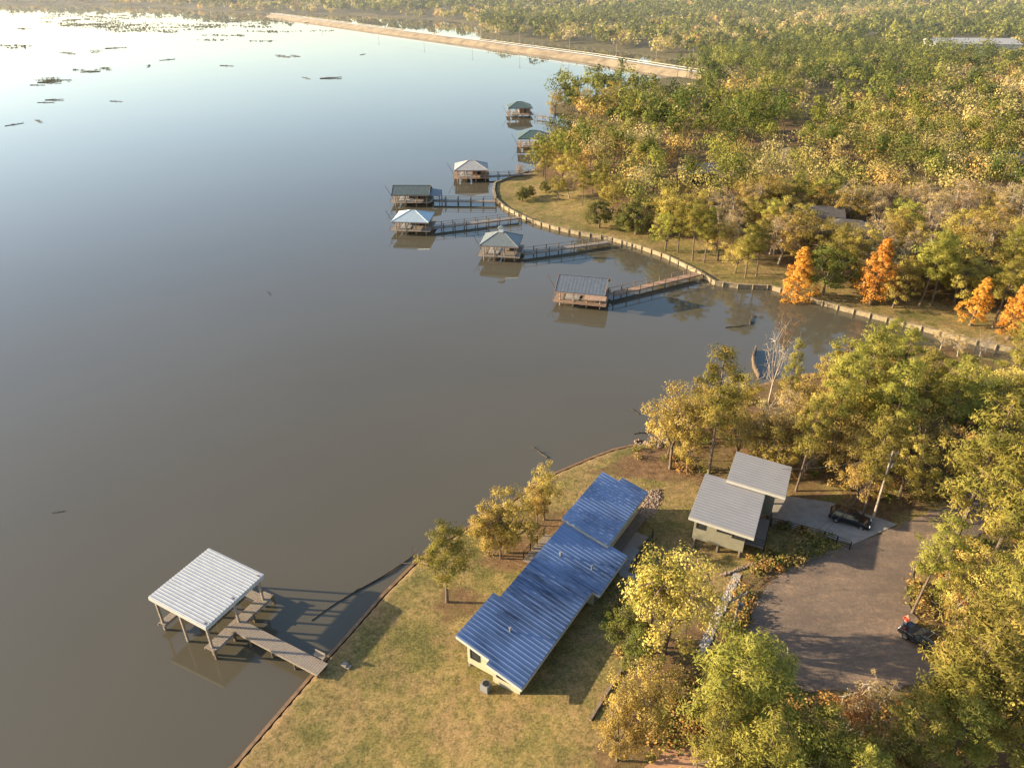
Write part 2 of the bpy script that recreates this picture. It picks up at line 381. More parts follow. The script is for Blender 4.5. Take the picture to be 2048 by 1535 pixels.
VAR={
 'pine':[pine(14,i) for i in range(6)],
 'oak':[oak(10,3.6,i) for i in range(4)]+[oak(10,3.4,9,(.225,.21,.058),(.34,.28,.08)),oak(11,3.7,10,(.37,.285,.09),(.49,.365,.13),66,108)],
 'tan':[oak(11,3.4,20+i,(.34,.25,.12),(.43,.32,.165),58,68,.09,twigs=1) for i in range(3)],
 'green':[oak(9,3.4,40+i,(.11,.13,.036),(.20,.20,.06),70,100,.11,zc=.52) for i in range(2)],
 'cedar':[oak(7,2.6,50+i,(.10,.11,.038),(.18,.17,.058),100,80,.10,zc=.45,low=.4) for i in range(2)],
 'cypress':[cypress(10,2.4,i) for i in range(2)],
 'rust':[oak(9,3,60+i,(.34,.18,.07),(.45,.26,.11),50,60,.10,twigs=1) for i in range(1)],
 'bare':[oak(9,3.0,70+i,nc=48,per=0,twigs=3) for i in range(2)],
}
NAME={'pine':('pine_tree','tall pine with tufted yellow green needles','pine trees around the lake'),
 'oak':('oak_tree','autumn oak with olive gold leaves','autumn oaks around the lake'),
 'tan':('oak_tree','thinning oak with pale tan autumn leaves','autumn oaks around the lake'),
 'green':('oak_tree','full oak still in green leaf','autumn oaks around the lake'),
 'cedar':('cedar_tree','dense dark green cedar on the lawn','cedars on the lakeside lawn'),
 'cypress':('cypress_tree','conical cypress in rusty orange autumn foliage','orange cypresses behind the seawall'),
 'rust':('maple_tree','small tree with rust red thinning leaves','rust coloured small trees'),
 'bare':('bare_tree','leafless grey tree with fine twigs','bare trees among the woods')}
ntree=0
def plant(kind,x,y,z,H,wf=1.0,extra=None,v=None):
    global ntree
    vs=VAR[kind]; t,c,h0=vs[(v if v is not None else random.randrange(len(vs)))%len(vs)]; s=H/h0
    nm,lab,grp=NAME[kind]; rt=root(nm,extra or lab,'tree',(x,y,z-.05),random.uniform(0,6.28),grp,(s*wf,s*wf,s))
    rt.rotation_euler[0]=random.gauss(0,.03); rt.rotation_euler[1]=random.gauss(0,.03)
    link('trunk',t,rt)
    if c: link('crown',c,rt)
    near_trees.append((x,y)); ntree+=1
def T(kind,px,py,H,wf=1.0,extra=None,v=None):
    random.seed(int(px*7+py)); x,y,z=gtop(px,py,H); plant(kind,x,y,z,H,wf,extra,v)
def B(kind,px,py,H,wf=1.0,extra=None,v=None):
    random.seed(int(px*7+py)); x,y,z=gt(px,py); plant(kind,x,y,z,H,wf,extra,v)
# hand placed trees
T('oak',1092,922,7.5,.75,'slender golden oak on the lawn beside the lake edge',5); T('oak',1075,965,5.5,.7,'slender golden oak on the lawn beside the lake edge',0)
T('oak',1012,976,8,1.1,'round golden oak beside the long blue roofed house',1)
T('oak',975,1000,6.8,1,'golden oak beside the long blue roofed house',5); T('oak',1000,1020,6,.9,'golden oak beside the long blue roofed house',0)
T('pine',885,1060,8.5,1.6,'young pine standing alone on the lakeside lawn',0)
T('oak',1362,1080,12,.95,'tall gold leaved oak between house and gravel turnaround',5); T('oak',1325,1120,9.5,.75,'tall gold leaved oak between house and gravel turnaround',4)
T('oak',1290,1325,8.5,.85,None,5); T('oak',1250,1390,7,.75,None,0)
T('green',1262,1205,5.5,.9,'small green tree beside the house'); T('green',1285,1262,5,.8,'small green tree beside the house')
T('pine',1500,1255,13,1.35,'big full crowned pine beside the turnaround',0); T('pine',1545,1320,11,1.2,None,1)
T('pine',1450,1400,10,1.1,None,3); T('oak',1600,1450,9,.9); T('pine',1690,1425,9,1.2,None,4); T('tan',1770,1350,6.5,.9); T('rust',1720,1385,6,.9)
T('pine',1560,1440,10,1.2,None,2); T('pine',1850,1410,9,1.2,None,1); T('pine',1750,1480,9,1.2,None,0); T('tan',1650,1440,7,1); T('oak',1800,1450,7,1,None,5)
T('pine',2005,1195,14,1.3,None,2); T('pine',1985,1280,12,1.25,None,0); T('oak',2035,1330,10,1.0); T('pine',1960,1395,9,1.3,None,3); T('oak',1935,1320,5,.9,None,5); T('oak',2010,1230,9,1.1,None,5)
T('pine',1900,1035,10.5,.95,'pine with leaning crown beside the gravel turnaround',1); T('oak',1985,1135,7,1.1,None,5); T('rust',1950,1180,5,1.0); T('oak',1945,1135,5.5,1.1,None,4)
T('pine',2030,795,18,1.1,None,0); T('pine',2085,890,16,1.1,None,4); T('pine',2080,1080,14,1.1,None,1); T('oak',2030,1080,8,1.1,None,5); T('oak',2040,870,10,1.1,None,4); T('oak',1990,850,9,1.0,None,5)
T('pine',1460,700,16.5,.9,'tall pine beside the grey roofed cabin',4)
T('oak',1365,755,12,.85,'pale gold oak at the water edge',5); T('oak',1350,800,8,.6,None,5); T('oak',1395,800,9.5,.7,None,2)
T('pine',1710,700,14,1,None,1);T('pine',1765,650,15,1,None,3);T('pine',1830,720,14,1,None,0);T('pine',1880,700,13,1,None,2);T('pine',1640,790,12,.9,None,4);T('pine',1605,680,12,.5,None,2)
T('tan',1550,790,9,1);T('oak',1500,800,9,.8,None,5);T('bare',1625,870,5.5,.9,'bare pale tree beside the cabin drive');T('bare',1572,640,12,.45,'dead leafless snag at the cove edge')
T('oak',1580,800,9,1.1,None,5); T('oak',1660,780,10,1.1,None,5);T('oak',1720,820,9,1.1,None,5); T('oak',1560,850,7,1.0,None,3); T('oak',1690,760,9,1.1,None,0); T('oak',1790,760,10,1.1,None,4); T('oak',1850,790,10,1.1,None,5); T('oak',1750,740,9,1,None,5)
T('oak',1620,740,8,1.1,None,5); T('tan',1590,770,8,1); T('oak',1740,900,7,1,None,5); T('oak',1840,870,8,1,None,1); T('pine',1790,830,12,1,None,4)
for px,py,H in ((1590,600,11.5),(1740,608,12),(1940,650,8.5),(2015,678,10)): 
    B('cypress',px,py,H,1.2)
for px,py,H in ((1045,402,4),(1198,455,7),(1272,468,8.5),(1250,460,6.5),(1090,385,3.5),(1060,395,3.5)): B('cedar',px,py,H,1.15)
for k,px,py,H in (('tan',1138,395,7),('pine',1165,410,9),('oak',1118,400,6),('pine',1385,520,12),('pine',1408,525,11),('oak',1435,520,9),('pine',1355,505,10),('oak',1330,500,8),
    ('pine',1490,555,10),('pine',1512,552,11),('oak',1470,545,7),('green',1645,590,9),('pine',1660,575,12),('oak',1785,615,7),('pine',1838,612,13),('pine',1862,610,13),('oak',1800,600,8),
    ('pine',1985,655,12),('pine',1090,360,10),('pine',1110,345,11),('tan',1040,345,4.5),('oak',1140,375,9),('pine',1205,420,10),('oak',1225,425,9),('pine',1070,340,8),
    ('tan',1880,700,4),('tan',1915,712,4),('bare',1960,712,4),
    ('pine',1128,222,11),('oak',1110,226,9),('pine',1145,226,12),('oak',1162,232,11),('oak',1180,236,10),('pine',1198,234,11),('oak',1215,238,11),('oak',1232,225,12)): B(k,px,py,H,1.25)
# ------------------------------------------------------------------ wild forest
HOUSES=[('hip',1690,495,14,11,R(-18),'houseroof','brownwall','low house with dark hipped roof among trees'),
 ('gable',1628,455,9,7,R(-12),'houseroof','redwall','dark roofed house with red walls among trees'),
 ('gable',1395,362,8,6,R(15),'hiproof','brownwall','house with grey metal roof in the woods'),
 ('gable',2035,345,14,9,R(-20),'houseroof','cream','cream house with grey roof among trees'),
 ('gable',1935,104,50,26,R(-8),'tanroof','fascia','large shed with long pale roof beyond the woods'),
 ('gable',1600,325,10,8,R(30),'houseroof','brownwall','house with grey roof among trees')]
clear=[]
for hs in HOUSES:
    x,y,z=gt(hs[1],hs[2]); r=max(hs[3],hs[4])*.55; far=hs[3]>40
    clear.append((x,y,r)); clear.append((x-.0,y-r*(1.3 if far else .7),r*(1.3 if far else .2)))
lane=P_([(1655,185),(1600,215),(1560,330),(1575,335),(1640,235),(1690,188)],3)
def dens(x,y): return np.sin(x*.031+y*.019+2)*np.sin(y*.027-x*.015)+.5*np.sin(x*.09+1)*np.cos(y*.07)
def gen(y0,y1,sp,Ht=10):
    X=[];Y=[]
    y=y0
    while y<y1:
        xm=.80*(y*CP+48*SP)+12; x=-xm
        xx=np.arange(-xm,xm,sp); X.append(xx+rng.uniform(-.6*sp,.6*sp,len(xx))); Y.append(np.full(len(xx),y)+rng.uniform(-.6*sp,.6*sp,len(xx))); y+=sp
    X=np.concatenate(X);Y=np.concatenate(Y); sd=hsd(X,Y)
    ok=(sd>np.where(Y<100,1.0,2.0))&(poly_sd(C1,X,Y)<0)&(poly_sd(C2,X,Y)<0)&(poly_sd(lane,X,Y)<0)
    for cx,cy,r in clear: ok&=(X-cx)**2+(Y-cy)**2>r*r
    X,Y,sd=X[ok],Y[ok],sd[ok]; Z=th_from(sd,X,Y)
    def pj(h):
        d=Y*CP+(CAMH-Z-h)*SP; return 1024+F*X/d,767+F*((CAMH-Z-h)*CP-Y*SP)/d
    px,py=pj(0); ok=(px>-150)&(px<2200)&(py<1720)
    if Ht>3:
        for h in (Ht*.45,Ht*.85):
            for dx in (-1,1):
                a,b=pj(h); a=a+dx*1.8*F/(Y*CP+40*SP)
                for o_,ym in OPEN: ok&=(poly_sd(o_,a,b)<0)|(Y>ym)
    return X[ok],Y[ok],Z[ok]
bands=[gen(24,125,4.3),gen(125,235,5.1),gen(235,460,7.0),gen(460,900,10.2,13),gen(900,1700,14,13)]
def spf(x,y): return .49+.3*np.sin(x*.045+1.3)*np.cos(y*.038+.4)+.2*np.sin(x*.11+y*.09)+.25*np.sin(x*.012-y*.015)
allx=np.concatenate([bands[0][0],bands[1][0]]);ally=np.concatenate([bands[0][1],bands[1][1]]);allz=np.concatenate([bands[0][2],bands[1][2]])
keep=rng.random(len(allx))<np.where((dens(allx,ally)<-.6)&(ally>125),.65,.95); allx,ally,allz=allx[keep],ally[keep],allz[keep]
nt_=np.array(near_trees); 
d=np.min((allx[:,None]-nt_[:,0])**2+(ally[:,None]-nt_[:,1])**2,axis=1); k=d>6; allx,ally,allz=allx[k],ally[k],allz[k]
order=np.argsort(ally); allx,ally,allz=allx[order],ally[order],allz[order]
limit=292-ntree; random.seed(11)
for i in range(min(limit,len(allx))):
    x,y,z=allx[i],ally[i],allz[i]; s=spf(x,y)+random.gauss(0,.2)
    kd='pine' if s>.52 else ('oak' if s>.02 else 'tan')
    if random.random()<.07: kd='green'
    if random.random()<.012: kd='bare'
    if y<110 and random.random()<.4 and kd=='pine' : kd='oak'
    if random.random()<.07: kd='tan'
    H={'pine':random.uniform(10,15.5),'oak':random.uniform(6.5,10.5),'tan':random.uniform(7,10.5),'green':random.uniform(5,8),'bare':random.uniform(6,9)}[kd]
    if y<110: H*=.9
    plant(kd,x,y,z,H,random.uniform(1.0,1.35) if kd!='pine' else random.uniform(1.0,1.25))
rx,ry,rz_=allx[limit:],ally[limit:],allz[limit:]
def forest_batch(X,Y,Z,K,size,scale=1.0,trunks=True):
    n=len(X); L=8; sp=spf(X,Y)+rng.normal(0,.22,n); isp=sp>.48; vs=rng.uniform(.45,1.45,n)
    H=np.where(isp,rng.uniform(11,16.5,n),rng.uniform(7,11,n))*(.6+.4*vs); Rr=np.where(isp,H*.195,H*.38)*scale*rng.uniform(.75,1.35,n); cz=np.where(isp,.66,.56)*H; sz=np.where(isp,.31,.40)*H
    u=unit(n*L).reshape(n,L,3); u[:,:,2]=u[:,:,2]*.9+.1
    rr=rng.uniform(.35,.85,(n,L,1)); lob=np.stack([X,Y,Z+cz],1)[:,None,:]+u*np.stack([Rr,Rr,sz],1)[:,None,:]*rr
    k=K//L; v=unit(n*L*k).reshape(n,L,k,3); lr=rng.uniform(.32,.58,(n,L,1,1))
    p=lob[:,:,None,:]+v*Rr[:,None,None,None]*lr*rng.uniform(.75,1.05,(n,L,k,1))*np.array([1,1,.85])
    out=p-np.stack([X,Y,Z+cz*.85],1)[:,None,None,:]; out/=np.linalg.norm(out,axis=3,keepdims=True)+1e-6
    nr=(v*.8+out*.55).reshape(-1,3)
    V=cards(p.reshape(-1,3),nr,size,.75,.2)
    pc=np.array([[.075,.085,.026],[.115,.115,.034],[.17,.155,.044]]); dc=np.array([[.29,.22,.08],[.34,.255,.11],[.235,.195,.068],[.36,.275,.15],[.175,.155,.055],[.37,.225,.095]])
    ci=np.where(isp[:,None],pc[rng.integers(0,3,n)],dc[rng.integers(0,6,n)])*rng.uniform(.8,1.2,(n,1))
    C=ci[:,None,None,:]*rng.uniform(.82,1.18,(n,L,1,1))*rng.uniform(.92,1.08,(n,L,k,1))
    C=np.repeat(C.reshape(-1,3),4,axis=0)
    if trunks:
        w=.14; base=np.stack([X,Y,Z-.2],1); top=np.stack([X,Y,Z+cz],1); tv=[]
        for a in range(3):
            o0=np.array([math.cos(a*2.09)*w,math.sin(a*2.09)*w,0]);o1=np.array([math.cos(a*2.09+2.09)*w,math.sin(a*2.09+2.09)*w,0])
            tv.append(np.stack([base+o0,base+o1,top+o1*.5,top+o0*.5],1))
        tv=np.concatenate(tv).reshape(-1,3); V=np.concatenate([V,tv]); C=np.concatenate([C,np.tile([.15,.11,.075],(len(tv),1))])
    return V,C
Vs=[];Cs=[]
for (X,Y,Z),K,size,sc_,tr in (((rx,ry,rz_),440,.23,1.3,True),(bands[2],232,.38,1.5,True),(bands[3],80,.85,1.6,False),(bands[4],32,1.8,1.8,False)):
    m=rng.random(len(X))<.95-.25*(dens(X,Y)<-.5); v,c=forest_batch(X[m],Y[m],Z[m],K,size,sc_,tr); Vs.append(v);Cs.append(c)
V=np.concatenate(Vs);C=np.concatenate(Cs)
fo=link('forest',fastmesh('forest',V,np.arange(len(V)).reshape(-1,4),C,M['leaf'])); fo['kind']='stuff'; fo['label']='dense mixed pine and autumn oak woodland around the lake'; fo['category']='forest'
print('forest quads',len(V)//4,'trees',ntree,'near cand',len(allx))
# undergrowth
X,Y,Z=gen(24,120,2.2,1); m=rng.random(len(X))<.7; X,Y,Z=X[m],Y[m],Z[m]; 
ex=[]; random.seed(9)
for (ax_,ay_,bx_,by_,n_,sp_) in ((1492,1170,1462,1280,30,9),(1500,1150,1640,1095,26,9),(1370,1330,1330,1500,34,26),(1830,1170,1850,1230,14,10),(1500,1120,1640,1080,20,8),(1300,900,1400,930,16,20),(1540,1045,1640,1080,12,6),(1440,1430,1600,1500,30,30),(1220,1180,1260,1330,14,10),(1500,1360,1620,1420,26,12),(1640,1420,1900,1420,40,14),(1835,1240,1915,1340,16,8),(1850,1140,1960,1090,26,10),(1760,1005,1900,985,16,7),(1880,1150,1990,1240,26,16)):
    for _ in range(n_):
        t=random.random(); q=gt(ax_+(bx_-ax_)*t+random.gauss(0,sp_),ay_+(by_-ay_)*t+random.gauss(0,sp_*.7)); ex.append(q)
ex=np.array(ex); X=np.concatenate([X,ex[:,0]]);Y=np.concatenate([Y,ex[:,1]]);Z=np.concatenate([Z,ex[:,2]]); n=len(X); K=90
c=np.stack([X,Y,Z+.3],1)[:,None,:]+unit(n*K).reshape(n,K,3)*rng.uniform(.4,1.2,(n,1,1))*rng.uniform(.5,1,(n,K,1))*np.array([1,1,.7])
cc=np.array([[.23,.185,.065],[.13,.14,.04],[.34,.24,.10],[.36,.20,.08]])[rng.integers(0,4,n)][:,None,:]*rng.uniform(.6,1.3,(n,K,1))
V=cards(c.reshape(-1,3),np.tile([-.3,0,1.],(n*K,1)),.11,.6,.6)
o=link('undergrowth',fastmesh('undergrowth',V,np.arange(len(V)).reshape(-1,4),np.repeat(cc.reshape(-1,3),4,axis=0),M['leaf'])); o['kind']='stuff';o['label']='brushy autumn undergrowth beneath the lakeside trees';o['category']='undergrowth'
# ------------------------------------------------------------------ ground mesh
for (x,y) in near_trees:
    if y<75:
        mm=(np.abs(GX-x)<5)&(np.abs(GY-y)<5)
        zone[mm]=np.maximum(zone[mm],np.clip(1.05-np.hypot(GX[mm]-x-1,GY[mm]-y)/3.6,0,1))
for pl in (P_([(1300,1330),(1500,1150),(1560,1150),(1480,1300),(1560,1390),(1500,1500),(1330,1535)],1.5),P_([(1290,890),(1380,880),(1420,950),(1340,960),(1180,940)],.8)):
    zone=np.maximum(zone,np.clip(poly_sd(pl,GX,GY)/1.5+.5,0,.9))
ny,nx=GX.shape; idx=np.arange(nx*ny).reshape(ny,nx)
Q=np.stack([idx[:-1,:-1],idx[:-1,1:],idx[1:,1:],idx[1:,:-1]],-1).reshape(-1,4)
me=fastmesh('ground',np.stack([GX,GY,GZ],-1).reshape(-1,3),Q,None,M['ground'],True)
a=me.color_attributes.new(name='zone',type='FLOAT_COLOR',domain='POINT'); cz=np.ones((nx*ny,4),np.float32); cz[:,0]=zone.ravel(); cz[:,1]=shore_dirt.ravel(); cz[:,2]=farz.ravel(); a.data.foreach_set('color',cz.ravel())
g=link('ground',me); g['kind']='structure'
wm=fastmesh('water',[(-4500,-400,0),(5200,-400,0),(5200,5600,0),(-4500,5600,0)],[(0,1,2,3)],None,M['water']); w=link('water',wm); w['kind']='structure'
def sheet(name,poly,material,step=.7,off=.04,jit=.12,kind='structure'):
    pts=[];n=len(poly)
    for i in range(n):
        p=Vector(poly[i]);q=Vector(poly[(i+1)%n]);k=max(1,int((q-p).length/step))
        for j in range(k): 
            r=p.lerp(q,j/k); pts.append((r.x+random.uniform(-jit,jit),r.y+random.uniform(-jit,jit)))
    ne=len(pts); x0,x1=min(p[0] for p in pts),max(p[0] for p in pts);y0,y1=min(p[1] for p in pts),max(p[1] for p in pts)
    gx,gy=np.meshgrid(np.arange(x0,x1,step),np.arange(y0,y1,step)); gx,gy=gx.ravel(),gy.ravel(); m=poly_sd(pts,gx,gy)>step*.5
    allp=[Vector(p) for p in pts]+[Vector((a,b)) for a,b in zip(gx[m],gy[m])]
    v,e,f,_,_,_=delaunay_2d_cdt(allp,[],[list(range(ne))],1,1e-5)
    vx=np.array([p.x for p in v]);vy=np.array([p.y for p in v]); vz=th(vx,vy)+off
    me=bpy.data.meshes.new(name); me.from_pydata(list(zip(vx,vy,vz)),[],[tuple(t) for t in f]); me.materials.append(M[material])
    me.update()
    o=link(name,me); o['kind']=kind; return o
def smooth(poly,it=2):
    for _ in range(it):
        out=[]
        for i in range(len(poly)):
            a=poly[i];b=poly[(i+1)%len(poly)]; out+= [(a[0]*.75+b[0]*.25,a[1]*.75+b[1]*.25),(a[0]*.25+b[0]*.75,a[1]*.25+b[1]*.75)]
        poly=out
    return poly
random.seed(3)
sheet('road',smooth(P_([(2200,870),(2050,930),(1965,980),(1880,1026),(1790,1062),(1700,1094),(1600,1128),(1540,1165),(1500,1225),(1485,1290),(1530,1350),(1620,1400),(1730,1390),(1850,1385),(1915,1355),(1882,1310),(1826,1245),(1806,1185),(1838,1130),(1910,1095),(1980,1064),(2070,1025),(2200,975)],2.0)),'road',.5,.05,.3)
sheet('driveway',P_([(1540,978),(1660,1004),(1792,1058),(1702,1096),(1640,1075),(1515,1040)],2.0),'concrete',.8,.09,0)
sheet('dirt_path',smooth(P_([(1240,1620),(1300,1530),(1420,1478),(1480,1500),(1420,1620)],1.5),1),'clay',.7,.04,.1)
sheet('footpath',P_([(1235,1110),(1262,1090),(1280,1105),(1255,1150),(1290,1165),(1280,1175),(1238,1158)],1.0),'concrete',.6,.06,0)
sheet('stone_path',P_([(1394,1308),(1412,1313),(1444,1240),(1480,1161),(1465,1154),(1428,1232)],1.6),'pathstone',.5,.06,.06)
# ------------------------------------------------------------------ seawall, bulkhead
def wall_along(pts,name,label,cat,mt,top,thick,post=None,capm=None):
    rt=root(name,label,cat); mb=MB(); cap=MB()
    for p,q in zip(pts[:-1],pts[1:]):
        mb.beam((p[0],p[1],top/2-.4),(q[0],q[1],top/2-.4),thick,top+.8)
        cap.beam((p[0],p[1],top+.045),(q[0],q[1],top+.045),thick+.22,.08)
    mb.make('wall',mt,rt); cap.make('cap',capm or mt,rt)
    if post:
        pm=MB().tube([(0,0,-1),(0,0,top+.22)],[.13,.12],8).mesh('post','seawood'); acc=0
        for p,q in zip(pts[:-1],pts[1:]):
            P=Vector(p);Q=Vector(q);L=(Q-P).length; d=(Q-P)/L; nrm=Vector((d.y,-d.x)); t=post-acc
            while t<L:
                r=P+d*t+nrm*-.25; link('post',pm,rt,(r.x,r.y,0)); t+=post
            acc=(L-(t-post))
wall_along(P_(seawall_px+[(1022,358),(1058,346)]),'seawall','timber seawall with round posts along the lawn','seawall','seawood',.75,.25,2.6)
ns=P_(near_shore); ns=[(-40,10)]+ns
wall_along(ns,'bulkhead','low rusty bulkhead edging the near lawn','bulkhead','rust',.3,.07)
# ------------------------------------------------------------------ roofs
def ribbed(rt,name,poly,zf,mt,step=.45,th_=.12,fascia='fascia',rh=.07,rw=.1):
    roof=MB(); roof.prism(poly,lambda x,y:zf(x,y)-th_,lambda x,y:zf(x,y))
    ymin,ymax=min(p[1] for p in poly),max(p[1] for p in poly); y=ymin+.12
    while y<ymax-.05:
        xsx=[]
        for i in range(len(poly)):
            a=poly[i];b=poly[(i+1)%len(poly)]
            if (a[1]>y)!=(b[1]>y): xsx.append(a[0]+(y-a[1])/(b[1]-a[1])*(b[0]-a[0]))
        xsx.sort()
        for x0,x1 in zip(xsx[::2],xsx[1::2]): roof.beam((x0+.01,y,zf(x0,y)+rh*.4),(x1-.01,y,zf(x1,y)+rh*.4),rw,rh)
        y+=step
    o=roof.make(name,mt,rt)
    f=MB()
    for i in range(len(poly)):
        a=poly[i];b=poly[(i+1)%len(poly)]
        f.beam((a[0],a[1],zf(*a)-th_-.1),(b[0],b[1],zf(*b)-th_-.1),.05,.26)
    f.make('fascia',fascia,o); return o
def window(rt,c,ax,w,h,cross=True):
    win=link('window',None,rt,c,{'-y':0,'+x':R(90),'+y':R(180),'-x':R(-90)}[ax]); win.empty_display_size=.2
    fr=MB()
    for sx in (-1,1): fr.box((sx*w/2,-.02,0),(.09,.1,h+.09))
    for sz in (-1,1): fr.box((0,-.02,sz*h/2),(w-.09,.1,.09))
    if cross and w>1: fr.box((0,-.015,0),(.05,.07,h-.09))
    fr.make('frame','frame',win); MB().box((0,.0,0),(w-.06,.05,h-.06)).make('pane','glass',win)
# main house
b_=math.atan2(-.54,.842)
hx,hy=gp(920,1275,4.6)
hr=root('lakeside_house','long lakeside house with blue ribbed metal roof on low piers','house',(hx,hy,0),b_)
zA=lambda x,y:4.6-.215*x; zB=lambda x,y:4.95-.215*x
ribbed(hr,'roof',[(-.4,0),(2.8,0),(2.8,-.45),(6.0,-.45),(6.0,11.2),(6.7,11.2),(6.7,16.9),(.25,16.9),(.25,5.3),(-.4,5.3)],zA,'blueribs',.42,rh=.045,rw=.05)
ribbed(hr,'roof',[(0,16.4),(4.9,16.4),(4.9,25.7),(1.95,25.7),(1.95,25.0),(0,25.0)],zB,'blueribs',.42,rh=.045,rw=.05)
MB().prism([(.2,.6),(2.95,.6),(2.95,.2),(5.45,.2),(5.45,11.3),(6.1,11.3),(6.1,16.2),(4.3,16.2),(4.3,25.1),(2.3,25.1),(2.3,24.5),(.6,24.5),(.6,5.2),(.2,5.2)],1.3,lambda x,y:zA(x,y)-.1).make('wall','cream',hr)
MB().prism([(3.1,.4),(5.3,.4),(5.3,25),(3.1,25)],0.2,1.31).make('foundation','brownwall',hr)
MB().prism([(6.11,11.4),(6.15,11.4),(6.15,16.1),(6.11,16.1)],1.3,lambda x,y:zA(x,y)-.35).make('side_panel','brownwall',hr)
for i,(x,y) in enumerate([(.35,.75),(2.7,.75),(.35,4.6),(.8,8),(.8,12),(.8,16),(.8,20),(.8,24.2)]): MB().tube([(x,y,0),(x,y,1.35)],[.14,.14],8).make('pier_post','concrete',hr)
window(hr,(.95,.59,2.9),'-y',.8,1.5); window(hr,(4.2,.19,2.5),'-y',1.7,.55)
for y in (2,4.5,7,9.5): window(hr,(5.46,y,2.4),'+x',1.1,.9)
for y in (12.8,14.8): window(hr,(6.16,y,2.3),'+x',1.0,.9)
for y in (18,20.5,23): window(hr,(4.31,y,2.8),'+x',1.3,1.2)
for y in (2,8,11,14,19,22): window(hr,(.6 if y>5 else .2,y,2.9),'-x',2.0,1.7)
for x,y in ((2.0,12.6),(4.9,13.2),(2.7,3.1)):
    z=zA(x,y); MB().tube([(x,y,z-.1),(x,y,z+.4)],[.08,.08],10).tube([(x,y,z+.4),(x,y,z+.48)],[.13,.11],10).make('vent_pipe','acgrey',hr)
d=MB()
for i in range(28): d.box((4.5+1.35,16.9+i*.2,1.2),(2.4,.17,.06))
for i in range(12): d.box((7.6,15.2+i*.2,1.0),(1.6,.17,.06))
d.make('deck','wood',hr); 
d=MB()
for i in range(22): d.box((-.9,13+i*.2,1.2),(2.6,.17,.06))
d.make('deck','wood',hr)
rl=MB()
for x,y0,y1 in ((7.05,17.2,22.4),(-2.2,13,17.3)):
    for z in (1.6,1.9,2.2): rl.beam((x,y0,z),(x,y1,z),.04,.04)
    y=y0
    while y<=y1+.01: rl.beam((x,y,1.2),(x,y,2.25),.08,.08); y+=1.3
rl.make('railing','black',hr)
x,y,z=gt(972,1378); ar=root('air_conditioner','grey boxy air conditioning unit beside the house wall','air conditioner',(x,y,z),b_,None,.8)
MB().box((0,0,.5),(.9,.8,.9)).make('casing','acgrey',ar,.04); MB().tube([(0,0,.96),(0,0,1.0)],[.33,.33],12).make('fan_grille','black',ar); MB().box((0,0,.02),(1.0,.9,.08)).make('base','darkrock',ar)
x,y,z=gt(1240,1425); dr=root('satellite_dish','small pale satellite dish on a short mast','satellite dish',(x,y,z),0)
MB().tube([(0,0,0),(0,0,.9)],[.03,.03],8).make('mast','acgrey',dr); MB().tube([(0,-.05,.95),(0,-.1,1.0),(0,-.2,1.1)],[.05,.25,.4],12).make('dish','plainwhite',dr)
# cabin on stilts
cb=math.atan2(-.425,.905); cx,cy=gp(1378,1032,6.0)
cr=root('stilt_cabin','small cabin on stilts with pale grey ribbed roofs','house',(cx,cy,0),cb)
zc1=lambda x,y:6.0-.05*x; zc2=lambda x,y:6.45-.05*x
ribbed(cr,'roof',[(0,0),(5.95,0),(5.95,7.3),(0,7.3)],zc1,'greymetal',step=.42,rh=.05,rw=.05); ribbed(cr,'roof',[(2.2,6.7),(7.8,6.7),(7.8,12),(2.2,12)],zc2,'greymetal',step=.42,rh=.05,rw=.05)
MB().prism([(.5,.6),(5.2,.6),(5.2,7.0),(6.9,7.0),(6.9,11.4),(2.8,11.4),(2.8,7.0),(.5,7.0)],3.1,lambda x,y:zc1(x,y)-.1).make('wall','olive',cr)
for x in (.8,3.0,5.0):
    for y in (.9,4,6.6): MB().tube([(x,y,.8),(x,y,3.12)],[.16,.16],8).make('stilt','brownwall',cr)
for x in (3.2,6.6): 
    for y in (8,11): MB().tube([(x,y,1.2),(x,y,3.12)],[.16,.16],8).make('stilt','brownwall',cr)
window(cr,(1.1,.59,4.9),'-y',.7,.8);window(cr,(3.2,.59,5.0),'-y',1.1,.4,False);window(cr,(4.5,.59,4.9),'-y',.9,.7)
for y in (2,4.5): window(cr,(5.21,y,4.8),'+x',1.0,.8)
dm=MB()
for i in range(18): dm.box((6.1,2.2+i*.25,2.95),(1.7,.22,.06))
dm.make('deck','wood',cr)
rl=MB()
for z in (3.3,3.6,3.9): rl.beam((6.95,2.1,z),(6.95,6.6,z),.04,.04); rl.beam((5.3,2.1,z),(6.95,2.1,z),.04,.04)
for i in range(5): rl.beam((6.95,2.1+i*1.1,2.1),(6.95,2.1+i*1.1,3.95),.08,.08)
rl.make('railing','black',cr)
def fence(pxs,name,label,h=1.05,mt='black',step=1.2):
    rt=root(name,label,'railing'); mb=MB()
    pts=[gt(*p) for p in pxs]
    for p,q in zip(pts[:-1],pts[1:]):
        p=Vector(p);q=Vector(q);n=max(1,int((q-p).length/step))
        for i in range(n+1):
            r=p.lerp(q,i/n); MB().box((r.x,r.y,r.z+h/2),(.09,.09,h)).make('post',mt,rt)
        for z in (.25,.5,.75,1.0): mb.beam(p+Vector((0,0,z*h)),q+Vector((0,0,z*h)),.04,.04)
    mb.make('rail',mt,rt)
fence([(1512,1044),(1600,1066),(1645,1078),(1698,1099)],'railing','black metal railing beside the concrete drive')
